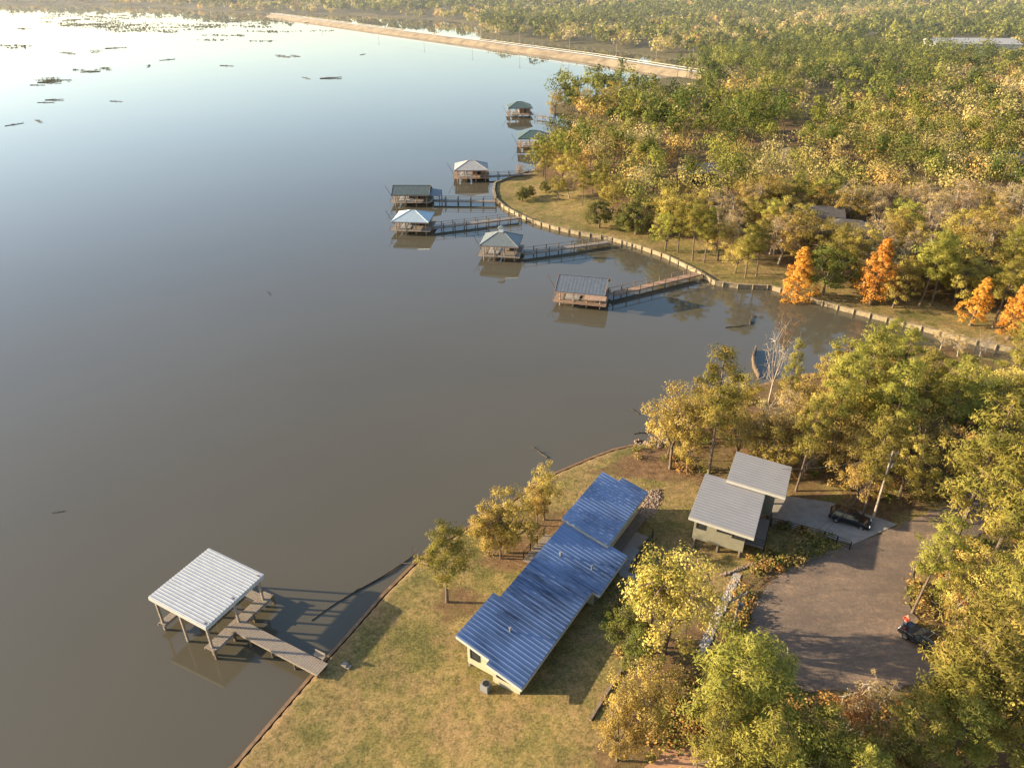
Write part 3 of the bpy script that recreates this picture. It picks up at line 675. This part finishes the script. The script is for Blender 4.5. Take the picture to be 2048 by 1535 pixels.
# ------------------------------------------------------------------ rocks / stone walls
def rockline(pxs,name,label,w,r,n,mt='rock',hh=.3,cat='stone wall'):
    mb=MB(); pts=[gt(*p) for p in pxs]
    for i in range(n):
        t=random.random()*(len(pts)-1);k=int(t);f=t-k;p=Vector(pts[k]).lerp(Vector(pts[k+1]),f)
        x=p.x+random.uniform(-w,w)/2;y=p.y+random.uniform(-w,w)/2
        mb.rock((x,y,p.z+random.uniform(0,hh)),r*random.uniform(.6,1.4))
    tag(mb.make(name,mt),label,cat)
rockline([(1402,1308),(1434,1235),(1474,1158)],'stone_wall','narrow strip of pale stones beside the gravel turnaround',.6,.09,650,'rock',.04)
rockline([(1445,1150),(1500,1130),(1570,1112),(1620,1094)],'stone_wall','low stone edging below the cabin drive',.25,.11,300,'darkrock',.12)
rockline([(1270,890),(1310,885),(1350,870)],'rocky_shore','brown rocks and debris at the waters edge',2.2,.2,170,'darkrock',.1,'rocks')
rockline([(1292,1030),(1310,985)],'garden_bed','rock filled garden bed on the lawn',1.6,.13,520,'darkrock',.05,'garden bed')
pe=[gt(1180,1440),gt(1208,1395),gt(1242,1340)]; mb=MB()
for p,q_ in zip(pe[:-1],pe[1:]): mb.beam((p[0],p[1],p[2]+.08),(q_[0],q_[1],q_[2]+.08),.2,.25)
tag(mb.make('garden_edging','darkrock'),'low brown garden edging near the house','garden edging')
# ------------------------------------------------------------------ foreground boat dock
bb=math.atan2(-.45,.893)
ox,oy=gp(297,1195,4.0)
br=root('boat_dock','covered boat dock with white ribbed flat roof on timber posts','boat dock',(ox,oy,0),bb)
zr=lambda x,y:4.15-.05*x
ribbed(br,'roof',[(0,0),(6.6,0),(6.6,6.6),(0,6.6)],zr,'whitemetal',step=.3,th_=.14,rh=.05,rw=.06)
dk=MB()
def planks(mb,x0,x1,y0,y1,z,along='x',w=.2):
    if along=='x':
        y=y0
        while y<y1-.02: mb.box(((x0+x1)/2,y+w/2,z),(x1-x0,w*.88,.05)); y+=w
    else:
        x=x0
        while x<x1-.02: mb.box((x+w/2,(y0+y1)/2,z),(w*.88,y1-y0,.05)); x+=w
planks(dk,0,.7,.1,6.5,.9); planks(dk,5.6,6.7,.0,7.0,.9); planks(dk,.71,5.59,5.8,6.5,.9); 
for x in (0,.7,5.6,6.7): dk.beam((x,.0,.76),(x,6.6,.76),.08,.2)
dk.make('deck','wood',br)
pm=MB().box((0,0,-.1),(.2,.2,2.2)).mesh('piling','wooddark')
for x in (.3,3.1,6.2):
    for y in (.3,3.3,6.2):
        MB().box((x,y,1.5),(.18,.18,4.8)).make('post','wood',br)
for x,y in ((6.65,.1),(6.65,2.2),(6.65,4.5),(6.65,6.9)): link('piling',pm,br,(x,y,.0))
bm=MB()
for y in (.3,6.2): bm.beam((.1,y,3.8),(6.3,y,3.55),.12,.25)
for x in (.3,3.1,6.2): bm.beam((x,.1,3.75-.05*x),(x,6.4,3.75-.05*x),.12,.22)
bm.make('roof_beam','wood',br)
def world(rt,x,y):
    a=rt.rotation_euler[2]; return (rt.location.x+x*math.cos(a)-y*math.sin(a),rt.location.y+x*math.sin(a)+y*math.cos(a))
ws=gp(466,1245,.9); we=gp(643,1337,.9)
def pier(p,q,w,name,label,z=.9,rail=False,step=2.2,wood='wood',group='piers leading to boathouses'):
    P=Vector(p);Q=Vector(q);L=(Q-P).length;a=math.atan2((Q-P).y,(Q-P).x)
    rt=root(name,label,'pier',(p[0],p[1],0),a,group); mb=MB(); planks(mb,0,L,-w/2,w/2,z,'y',.22)
    mb.beam((0,-w/2+.06,z-.14),(L,-w/2+.06,z-.14),.08,.2);mb.beam((0,w/2-.06,z-.14),(L,w/2-.06,z-.14),.08,.2); mb.make('deck',wood,rt)
    n=max(1,int(L/step)); top=z+(.95 if rail else -.05); pm=MB().tube([(0,0,-1.4),(0,0,top)],[.11,.10],7).mesh('piling','wooddark')
    for i in range(n+1):
        for s in (-1,1): link('piling',pm,rt,(L*i/n,s*(w/2+(.1 if rail else -.12)),0))
    if rail:
        r=MB()
        for s in (-1,1):
            r.beam((0,s*(w/2+.1),z+.85),(L,s*(w/2+.1),z+.85),.06,.08)
        r.make('railing',wood,rt)
    return rt
pr=pier(ws,we,1.25,'pier','weathered plank pier linking the white roofed dock to the lawn',.93)
bn=root('bench','small weathered bench at the end of the pier','bench',(*gp(640,1316,.9),.96),bb,None,.75)
for x in (-.5,.5): 
    MB().box((x,0,.2),(.08,.4,.4)).make('leg','wood',bn)
MB().box((0,0,.43),(1.4,.42,.06)).make('seat','wood',bn); MB().box((0,.2,.75),(1.4,.05,.35)).make('backrest','wood',bn)
x,y,z=gt(690,1330); sr=root('pier_step','wooden step box on the lawn by the pier','step',(x,y,z),bb,None,.8)
MB().box((0,0,.15),(.6,.5,.3)).make('tread','wood',sr); MB().box((.5,0,.08),(.35,.5,.15)).make('tread','wood',sr)
# ------------------------------------------------------------------ boathouses
def boathouse(px,py,W,D,rz,kind,roofm,wallm,label,zroof=3.3,rise=1.5,wallfrac=.6,cupola=False,porch=False):
    zroof-=.35
    x,y=gp(px,py,.8); rt=root('boathouse',label,'boathouse',(x,y,0),rz,'boathouses along the shore')
    dk=MB(); planks(dk,-W/2-.9,W/2+.9,-D/2-.9,-D/2+.5,.95,'x',.25); planks(dk,-W/2-.9,W/2+.9,D/2-.5,D/2+.9,.95,'x',.25); planks(dk,-W/2-.9,-W/2+.5,-D/2+.51,D/2-.51,.95,'x',.25); planks(dk,.1,W/2+.9,-D/2+.51,D/2-.51,.95,'x',.25)
    dk.make('deck','wood' if wallm!='redbrown' else 'redbrown',rt)
    pm=MB().tube([(0,0,-1.5),(0,0,zroof)],[.13,.11],7).mesh('post','wood')
    for i in range(4):
        for j in (0,1,2):
            link('post',pm,rt,(-W/2+.2+(W-.4)*i/3,-D/2+.2+(D-.4)*j/2,0))
    e=.6; z0=zroof
    rf=MB()
    if kind=='hip':
        r=max(0,(W-D)/2); c=[(-W/2-e,-D/2-e,z0),(W/2+e,-D/2-e,z0),(W/2+e,D/2+e,z0),(-W/2-e,D/2+e,z0)]; t=[(-r-.25,0,z0+rise),(r+.25,0,z0+rise)]
        rf.add(c+t+[(a,b,k-.15) for a,b,k in c],[(0,1,5,4),(1,2,5),(2,3,4,5),(3,0,4),(9,8,7,6),(0,6,7,1),(1,7,8,2),(2,8,9,3),(3,9,6,0)])
        for (a,b2) in ((c[0],t[0]),(c[3],t[0]),(c[1],t[1]),(c[2],t[1]),(t[0],t[1])): rf.beam(Vector(a)+Vector((0,0,.03)),Vector(b2)+Vector((0,0,.03)),.15,.08)
    else:
        for s in (-1,1):
            rf.add([(-W/2-e,s*(D/2+e),z0),(W/2+e,s*(D/2+e),z0),(W/2+e,0,z0+rise),(-W/2-e,0,z0+rise),(-W/2-e,s*(D/2+e),z0-.12),(W/2+e,s*(D/2+e),z0-.12),(W/2+e,0,z0+rise-.12),(-W/2-e,0,z0+rise-.12)],[(0,1,2,3),(7,6,5,4),(0,4,5,1),(1,5,6,2),(3,7,4,0)])
            k=-W/2-e+.3
            while k<W/2+e: rf.beam((k,s*(D/2+e),z0+.005),(k,0,z0+rise+.005),.04,.02); k+=.6
        rf.beam((-W/2-e,0,z0+rise+.04),(W/2+e,0,z0+rise+.04),.25,.06)
    ro=rf.make('roof',roofm,rt)
    fa=MB(); cs=[(-W/2-e,-D/2-e),(W/2+e,-D/2-e),(W/2+e,D/2+e),(-W/2-e,D/2+e)]
    for i in ((0,1),(2,3)) if kind!='hip' else ((0,1),(1,2),(2,3),(3,0)): fa.beam((*cs[i[0]],z0-.2),(*cs[i[1]],z0-.2),.06,.16)
    if kind!='hip':
        for sx in (-1,1):
            for sy in (-1,1): fa.beam((sx*(W/2+e+.03),sy*(D/2+e),z0-.04),(sx*(W/2+e+.03),0,z0+rise-.04),.06,.2)
    fa.make('fascia','redbrown',ro)
    if cupola:
        cu=MB(); cu.box((0,0,z0+rise+.3),(.9,.9,.8)); cu.make('cupola','plainwhite',ro); MB().add([(-.7,-.7,z0+rise+.7),(.7,-.7,z0+rise+.7),(.7,.7,z0+rise+.7),(-.7,.7,z0+rise+.7),(0,0,z0+rise+1.3)],[(0,1,4),(1,2,4),(2,3,4),(3,0,4),(3,2,1,0)]).make('cupola_roof',roofm,ro)
    if kind=='gable':
        g=MB()
        for s in (-1,1): g.add([(s*(W/2-.1),-D/2,z0-.05),(s*(W/2-.1),D/2,z0-.05),(s*(W/2-.1),0,z0+rise-.2)],[(0,1,2)])
        g.make('gable',wallm,rt)
    w=MB(); x0=W/2-W*wallfrac
    w.box(((x0+W/2)/2-.1,D/4,(zroof+1)/2),(W/2-x0,D/2-.3,zroof-1.02)); w.make('wall',wallm,rt)
    MB().box(((x0+W/2)/2-.1,.12,1.85),(.9,.06,1.7)).make('door','frame',rt)
    rl=MB()
    rl.beam((-W/2-.85,-D/2-.85,1.95),(W/2+.85,-D/2-.85,1.95),.05,.06); rl.beam((-W/2-.85,-D/2-.85,1.95),(-W/2-.85,D/2+.85,1.95),.05,.06)
    for i in range(6): rl.beam((-W/2-.85+(W+1.7)*i/5,-D/2-.85,.95),(-W/2-.85+(W+1.7)*i/5,-D/2-.85,1.95),.07,.07)
    rl.make('railing','wood',rt)
    fr=MB()
    for s in (-1,1): fr.beam((-W/2,s*(D/2-.2),zroof-.3),(W/2,s*(D/2-.2),zroof-.3),.15,.2)
    fr.make('roof_beam','wood',rt)
    MB().beam((-W/2-.8,0,1),(-W/2-2.6,0,4.2),.08,.08).make('lift_arm','wooddark',rt)
    MB().add([(-W/2+.9,-D/2+.9,1.1),(-.3,-D/2+.9,1.1),(-.3,D/2-1.6,1.1),(-W/4-.3,D/2-.6,1.2),(-W/2+.9,D/2-1.6,1.1),(-W/2+1.2,-D/2+1,.4),(-.6,-D/2+1,.4),(-.6,D/2-2,.4),(-W/4-.3,D/2-1.2,.5),(-W/2+1.2,D/2-2,.4)],[(4,3,2,1,0),(0,1,6,5),(1,2,7,6),(2,3,8,7),(3,4,9,8),(4,0,5,9)]).make('lift_platform','tanroof',rt)
    if porch:
        pf=MB(); pf.add([(W/2+.3,-D/2-.3,z0-.1),(W/2+3.2,-D/2-.3,z0-.6),(W/2+3.2,D/2+.3,z0-.6),(W/2+.3,D/2+.3,z0-.1)],[(0,1,2,3)]); pf.make('porch_roof','slateroof',rt)
        for y in (-D/2,D/2): link('post',MB().tube([(0,0,-1.4),(0,0,z0-.5)],[.12,.12],7).mesh('post','wooddark'),rt,(W/2+3,y,0))
    return rt
nb=boathouse(1165,592,7.3,6,R(-14),'gable','slateroof','redbrown','boathouse with dark gabled roof and reddish timber deck',3.2,1.7,.3,porch=False)
MB().add([(1.0,-3.75,2.75),(4.6,-3.75,2.75),(4.6,-5.0,2.45),(1.0,-5.0,2.45)],[(3,2,1,0)]).make('lean_to_roof','redbrown',nb)
boathouse(1003,502,6.6,6.2,R(-8),'hip','hiproof','wooddark','boathouse with hipped grey green roof and white cupola',3.5,1.8,.25,True)
boathouse(828,452,7,6.4,R(-5),'hip','blueroof','wooddark','boathouse with pale blue hipped metal roof',3.3,1.5,.6)
boathouse(825,398,8,6,R(0),'gable','greenroof','wooddark','long dark boathouse with green gabled roof and side porch',3.2,1.4,.6,porch=True)
boathouse(943,350,8,7,R(3),'hip','tanroof','redbrown','boathouse with pale tan hipped roof',3.5,1.7,.45)
boathouse(1067,289,9,7.2,R(0),'hip','greenroof2','redbrown','timber boathouse with green hipped roof',3.9,1.8,.35)
boathouse(1039,227,8.5,7,R(5),'hip','greenroof2','redbrown','timber boathouse with green hipped roof',3.9,1.8,.5)
for a,b,c,d_,w in ((1222,588,1397,546,1.4),(1045,506,1217,483,1.4),(862,455,1040,434,1.4),(866,400,992,402,1.4),(975,352,1062,347,1.4),(1098,292,1135,294,1.4),(1072,232,1104,236,1.4)):
    pier(gp(a,b,.9),gp(c,d_,.9),w,'pier','long timber pier with railings leading ashore',.9,True,2.6,'wood' if b<580 else 'redbrown')
# ------------------------------------------------------------------ log, driftwood, breakwater
def branchy(L,seed,r0=.18,n=6):
    random.seed(seed); mb=MB(); pts=[];p=Vector((0,0,0))
    for i in range(9): pts.append(tuple(p)); p=p+Vector((L/8,math.cos(i*.9)*L*.012,random.uniform(-.04,.04)))
    mb.tube(pts,[r0*(1-.07*i) for i in range(9)],8)
    for i in range(n):
        k=random.randrange(2,9); b=Vector(pts[k]); d=Vector((random.uniform(.3,1),random.uniform(-1,1),random.uniform(.1,.6))); mb.tube([b,b+d*L*.06,b+d*L*.12+Vector((0,0,.1))],[r0*.4,r0*.25,r0*.08],5)
    return mb
a=gp(622,1240);b=gp(828,1112); L=math.dist(a,b); o=branchy(L,5,.12,7).make('fallen_log','log'); o.location=(a[0],a[1],-.03); o.rotation_euler[2]=math.atan2(b[1]-a[1],b[0]-a[0]); tag(o,'long dark waterlogged tree trunk floating near the shore','log')
dm=[branchy(5,20+i,.14,12).mesh('driftwood','log') for i in range(3)]
for i,(px,py,s) in enumerate([(75,165,2.4),(100,160,2),(60,170,1.6),(90,200,1.6),(75,205,1.3),(220,202,1.3),(640,157,2.3),(620,158,1.6),(580,114,2.3),(600,113,2),(550,110,1.6),(440,131,2),(200,143,2.2),(150,108,3),(210,97,3),(70,240,1.3),(10,252,1.3),(130,1021,.25),(1278,828,.35),(540,590,.4),(1095,915,.6),(1500,650,.8),(1450,655,.7),(1320,860,.7),(300,130,2),(350,118,2),(720,110,1.6)]):
    x,y=gp(px,py); o=link('driftwood',dm[i%3],None,(x,y,.05),random.uniform(0,6.28) if i>6 else random.uniform(-.3,.3),s); tag(o,'dark branchy driftwood lying in the open water','driftwood','driftwood scattered on the lake')
br2=root('breakwater','curved dark timber breakwater in the cove','breakwater')
pts=[gp(*p,.5) for p in ((1512,695),(1506,712),(1508,730),(1518,750))]
mb=MB()
for i in range(40):
    t=i/39*3;k=min(2,int(t));f=t-k;x=pts[k][0]*(1-f)+pts[k+1][0]*f;y=pts[k][1]*(1-f)+pts[k+1][1]*f; mb.tube([(x,y,-1),(x,y,.8+random.uniform(-.15,.15))],[.14,.14],6)
mb.make('timber','wooddark',br2)
# low marsh mats on the shallows, clustered in compact patches
V=[];C=[]; random.seed(21)
for px,py,w_,h_,n in ((190,48,60,2.2,26),(150,38,60,2,14),(255,58,50,2.2,16),(430,50,50,2.2,18),(500,44,40,2,12),(340,58,40,2,5),(560,60,40,2,4),(90,162,22,1.5,7),(150,105,30,1.5,4),(200,140,40,2,5),(250,30,90,2,12),(560,38,60,2,12),(420,75,60,2,4),(30,90,30,2,3)):
    for _ in range(n):
        qx=px+random.gauss(0,w_); qy=max(14,py+random.gauss(0,h_*1.6)+math.sin(qx*.05)*h_); X0,Y0=gp(qx,qy); rr=random.uniform(3,9)*(1 if py<100 else .35); kk=int(22 if py<100 else 30)
        an=rng.uniform(0,6.283,kk); ra=rr*np.sqrt(rng.random(kk)); c=np.stack([X0+ra*np.cos(an)*2.2,Y0+ra*np.sin(an),rng.uniform(.04,.35,kk)],1)
        V.append(cards(c,np.tile([0,-.1,1.],(kk,1)),1.1 if py<100 else .45,.7,.35)); C.append(np.repeat(np.array([[.13,.125,.055]])*rng.uniform(.6,1.5,(kk,1)),4,axis=0))
V=np.concatenate(V);C=np.concatenate(C); o=link('marsh_vegetation',fastmesh('marsh_vegetation',V,np.arange(len(V)).reshape(-1,4),C,M['leaf'])); o['kind']='stuff';o['label']='floating mats of marsh plants on the shallow lake';o['category']='marsh plants'
# ------------------------------------------------------------------ dam with road
e=[gp(530,33),gp(750,64),gp(950,92),gp(1160,122),gp(1330,151),gp(1400,163)]
sec=[(-1,-1.5,0),(0,0,0),(6,2.3,0),(7,2.7,1),(14,2.7,1),(15,2.2,0),(19,-1,0)]
mb=MB();rd=MB();rail=MB()
rows=[]
for i,p in enumerate(e):
    p=Vector(p);q0=Vector(e[max(0,i-1)]);q1=Vector(e[min(len(e)-1,i+1)]);dd=(q1-q0).normalized();nn=Vector((-dd.y,dd.x)); nn=nn if nn.y>0 else -nn
    rows.append([(p.x+nn.x*s,p.y+nn.y*s,z) for s,z,_ in sec])
for r0,r1 in zip(rows[:-1],rows[1:]):
    for k in range(len(sec)-1): mb.add([r0[k],r1[k],r1[k+1],r0[k+1]],[(0,1,2,3)])
    up=lambda t,d:(t[0],t[1],t[2]+d)
    rd.add([up(r0[3],.05),up(r1[3],.05),up(r1[4],.05),up(r0[4],.05)],[(0,1,2,3)])
    rail.beam(up(r0[3],.8),up(r1[3],.8),.12,.25); rail.beam(up(r0[4],.8),up(r1[4],.8),.12,.25)
M['damface']=mat('dam_riprap',(.25,.185,.11),.95,0,.5,.12,.4)
M['damroad']=mat('pale_road_surface',(.26,.24,.22),.9,0,.1,.3)
o=mb.make('embankment','damface'); o['kind']='structure'; o=rd.make('causeway_road','damroad'); o['kind']='structure'
tag(rail.make('guard_rail','fascia'),'pale guard rail along the causeway road','guard rail')
def upole(x,y,z,H,rz,label,lean=0):
    rt=root('utility_pole',label,'utility pole',(x,y,z),rz,'utility poles'); rt.rotation_euler=(0,lean,rz)
    MB().tube([(0,0,-.5),(0,0,H)],[.13,.09],8).make('post','pole',rt); MB().box((0,.12,H-.6),(2.0,.1,.12)).make('crossarm','pole',rt)
    for s in (-1,0,1): MB().tube([(s*.85,.12,H-.54),(s*.85,.12,H-.36)],[.05,.03],6).make('insulator','acgrey',rt)
    MB().tube([(.25,-.1,H-1.9),(.25,-.1,H-1.3)],[.15,.15],10).make('transformer','acgrey',rt)
poles=[]
for k in range(11):
    t=k/10*4.6; i=min(4,int(t)); f=t-i; a=Vector(rows[i][5]).lerp(Vector(rows[i+1][5]),f); poles.append(a); upole(a.x,a.y,a.z,11,R(40),'wooden utility pole on the causeway')
def cable(p,q,sag,label='thin overhead power cable'):
    p=Vector(p);q=Vector(q); pts=[p.lerp(q,i/12)-Vector((0,0,sag*4*(i/12)*(1-i/12))) for i in range(13)]
    return tag(MB().tube(pts,[.02]*13,4).make('power_cable','black'),label,'power cable','overhead power cables')
for a,b in zip(poles[:-1],poles[1:]):
    cable(a+Vector((0,0,10.6)),b+Vector((0,0,10.6)),1.0)
px_,py_,pz_=gt(1745,1040); upole(px_,py_,pz_,8.6,R(20),'tall wooden utility pole beside the cabin drive',R(-2))
q=gt(1465,1262); upole(q[0],q[1],q[2],4.5,R(30),'short wooden service pole beside the stone wall')
cable((px_,py_,pz_+8.2),(q[0],q[1],q[2]+4.2),.8); cable((px_+.5,py_,pz_+8.0),(q[0]+.6,q[1],q[2]+4.0),1.0)
c2=world(cr,6.9,11); cable((px_,py_,pz_+8.0),(c2[0],c2[1],6.2),.4)
# ------------------------------------------------------------------ wooded houses
for kd,px,py,W,D,rz,rm,wm,lab in HOUSES:
    x,y,z=gt(px,py); rt=root('house',lab,'house',(x,y,z-.2),rz); h=3.2 if W<40 else 6; ri=D*.25 if W<40 else 2.5
    MB().box((0,0,h/2),(W,D,h)).make('wall',wm,rt)
    e_=.6; rf=MB(); r=(W-D)/2+.3 if kd=='hip' else W/2+e_
    c=[(-W/2-e_,-D/2-e_,h),(W/2+e_,-D/2-e_,h),(W/2+e_,D/2+e_,h),(-W/2-e_,D/2+e_,h),(-r,0,h+ri),(r,0,h+ri)]
    rf.add(c,[(0,1,5,4),(1,2,5),(2,3,4,5),(3,0,4),(3,2,1,0)]); rf.make('roof',rm,rt)
    for i in range(3): window(rt,(-W/3+W/3*i,-D/2-.01,1.6 if W<40 else 3),'-y',1.4,1.2)
x,y,z=gt(2000,592); rt=root('pergola','white open pergola frame beneath the trees','pergola',(x,y,z),R(-20))
for a in (-2,2):
    for b in (-1.5,1.5): MB().box((a,b,1.4),(.15,.15,2.8)).make('post','plainwhite',rt)
t=MB(); [t.box((a*.5,0,2.87),(.1,3.6,.14)) for a in range(-4,5)]; t.make('slat_roof','plainwhite',rt)
# ------------------------------------------------------------------ cars
def car(px,py,heading,label,rack=False,sc=.92):
    x,y,z=gt(px,py); rt=root('parked_car',label,'car',(x,y,z+.07),heading,None,sc)
    prof=[(-2.28,.38),(-2.36,.7),(-2.3,1.0),(-1.9,1.06),(.85,1.04),(1.6,.96),(2.15,.84),(2.33,.66),(2.32,.36)]
    secs=[(-.93,.94),(-.88,1.0),(.88,1.0),(.93,.94)]; vs=[];n=len(prof)
    for xx,s in secs:
        for yy,zz in prof: vs.append((xx,yy*(.985 if s<1 else 1),.36+(zz-.36)*s))
    fs=[tuple(range(n)),tuple(range(3*n,4*n))[::-1]]
    for k in range(3):
        for i in range(n): j=(i+1)%n; fs.append((k*n+i,(k+1)*n+i,(k+1)*n+j,k*n+j))
    MB().add(vs,fs).make('body','carpaint',rt,.05)
    def fr(y0,y1,y2,y3,z0,z1,w0,w1): return MB().add([(-w0,y0,z0),(w0,y0,z0),(w0,y1,z0),(-w0,y1,z0),(-w1,y2,z1),(w1,y2,z1),(w1,y3,z1),(-w1,y3,z1)],[(3,2,1,0),(4,5,6,7),(0,1,5,4),(1,2,6,5),(2,3,7,6),(3,0,4,7)])
    fr(-2.15,1.0,-1.85,.25,1.03,1.55,.84,.66).make('window','glass',rt,.03)
    fr(-1.9,.3,-1.75,.12,1.552,1.62,.68,.62).make('roof','carpaint',rt,.03)
    pl=MB()
    for s in (-1,1):
        pl.beam((s*.85,1.0,1.04),(s*.67,.27,1.56),.06,.05); pl.beam((s*.85,-.45,1.04),(s*.67,-.4,1.56),.07,.05); pl.beam((s*.85,-2.1,1.04),(s*.67,-1.84,1.56),.1,.06)
    pl.make('pillar','carpaint',rt)
    if rack:
        r=MB()
        for s in (-1,1): r.beam((s*.58,-1.6,1.68),(s*.58,.05,1.68),.04,.04)
        for yy in (-1.3,-.3): r.beam((-.6,yy,1.72),(.6,yy,1.72),.06,.03)
        r.make('roof_rack','acgrey',rt)
    for s in (-1,1):
        for yy in (-1.4,1.42):
            w=link('wheel',None,rt,(s*.86,yy,.34)); w.rotation_euler=(0,R(90),0)
            MB().tube([(0,0,-.11),(0,0,-.1),(0,0,.1),(0,0,.11)],[.3,.34,.34,.3],12).make('tyre','tyre',w); MB().tube([(0,0,-.12),(0,0,.12)],[.2,.2],10).make('rim','rim',w)
        MB().box((s*.7,2.26,.74),(.36,.12,.14)).make('headlight','lamp',rt,.02); MB().box((s*.74,-2.33,.85),(.26,.08,.2)).make('tail_light','redlens',rt,.02)
        MB().box((s*1.0,.75,1.08),(.18,.12,.12)).make('mirror','carpaint',rt,.02)
    MB().box((0,2.32,.5),(1.5,.06,.16)).make('grille','black',rt); MB().box((0,-2.37,.62),(.5,.02,.13)).make('number_plate','lamp',rt)
    return rt
car(1697,1044,R(-120),'black saloon car parked on the concrete drive',False,.82)
car(1846,1290,R(32),'black estate car with roof rack parked beside the turnaround',True,.82)
# ------------------------------------------------------------------ person
def skinned(name,pts,edges,rad,material,parent):
    me=bpy.data.meshes.new(name); me.from_pydata(pts,edges,[]); o=link(name,me,parent); me.materials.append(M[material])
    md=o.modifiers.new('skin','SKIN'); 
    for v,r in zip(me.skin_vertices[0].data,rad): v.radius=(r[0],r[1]) if hasattr(r,'__len__') else (r,r)
    me.skin_vertices[0].data[0].use_root=True; s=o.modifiers.new('sub','SUBSURF'); s.levels=1; s.render_levels=1; return o
x,y,z=gt(1805,1258); pr_=root('person','person in a red jacket and dark jeans standing beside a car','person',(x,y,z+.06),R(-60))
pts=[(0,0,.95),(0,.0,1.2),(0,0,1.42),(0,0,1.5),(0,.02,1.62),(0,.03,1.72),(.18,0,1.4),(.24,.02,1.12),(.2,.2,.92),(-.18,0,1.4),(-.24,0,1.12),(-.25,.08,.88),(.1,0,.88),(.11,.03,.5),(.12,0,.08),(.13,.16,.04),(-.1,0,.88),(-.11,.02,.5),(-.12,-.02,.08),(-.13,.14,.04),(.18,.27,.9),(-.24,.12,.8)]
ed=[(0,1),(1,2),(2,3),(3,4),(4,5),(2,6),(6,7),(7,8),(2,9),(9,10),(10,11),(0,12),(12,13),(13,14),(14,15),(0,16),(16,17),(17,18),(18,19),(8,20),(11,21)]
rad=[(.15,.11),(.14,.1),(.15,.1),.05,(.085,.1),.07,.06,.045,.032,.06,.045,.032,.085,.06,.042,.04,.085,.06,.042,.04,.03,.03]
skinned('body',pts,ed,rad,'skin',pr_)
skinned('jacket',[pts[i] for i in (0,1,2,6,7,8,9,10,11)],[(0,1),(1,2),(2,3),(3,4),(4,5),(2,6),(6,7),(7,8)],[(.18,.14),(.17,.13),(.17,.125),.08,.065,.05,.08,.065,.05],'redcloth',pr_)
skinned('trousers',[pts[i] for i in (0,12,13,14,16,17,18)],[(0,1),(1,2),(2,3),(0,4),(4,5),(5,6)],[(.165,.12),.1,.08,.06,.1,.08,.06],'denim',pr_)
skinned('hair',[(0,-.02,1.7),(0,.02,1.77)],[(0,1)],[.09,.07],'hair',pr_)
# ------------------------------------------------------------------ haze over the far woods
m,nt,out=nodes('morning_haze'); vs_=N(nt,'ShaderNodeVolumeScatter'); vs_.inputs['Density'].default_value=.00017; vs_.inputs['Color'].default_value=(.95,.96,1,1); vs_.inputs['Anisotropy'].default_value=.1
nt.links.new(vs_.outputs[0],out.inputs['Volume'])
mb=MB().box((0,1400,19),(4000,2340,42)); M['haze']=m; hz=mb.make('haze','haze'); hz['kind']='stuff'; hz['label']='thin warm haze over the distant woods and water'; hz['category']='haze'
# ------------------------------------------------------------------ camera and light
cam=bpy.data.cameras.new('camera'); co=bpy.data.objects.new('camera',cam); COL.objects.link(co); scene.camera=co
cam.sensor_width=36; cam.lens=F/2048*36; cam.clip_end=12000; cam.clip_start=.5
co.location=(0,0,CAMH); co.rotation_euler=(R(90)-PI,0,0)
EL=R(15); az=math.atan2(.09,-.996)
sdir=Vector((math.cos(az)*math.cos(EL),math.sin(az)*math.cos(EL),math.sin(EL)))
sun=bpy.data.lights.new('sun','SUN'); sun.energy=14.5; sun.angle=R(.5); sun.color=(1,.82,.55); so=bpy.data.objects.new('sun',sun); COL.objects.link(so)
so.rotation_euler=(-sdir).to_track_quat('-Z','Y').to_euler()
W=bpy.data.worlds.new('World'); scene.world=W; W.use_nodes=True; nt=W.node_tree; bg=nt.nodes['Background']
sk=nt.nodes.new('ShaderNodeTexSky'); sk.sky_type='NISHITA'; sk.sun_disc=False; sk.sun_elevation=EL; sk.sun_rotation=math.atan2(sdir.x,sdir.y); sk.dust_density=1.2; sk.ozone_density=1.5
nt.links.new(sk.outputs[0],bg.inputs[0]); bg.inputs[1].default_value=.36
scene.view_settings.view_transform='Standard'; scene.view_settings.look='None'; scene.view_settings.exposure=0
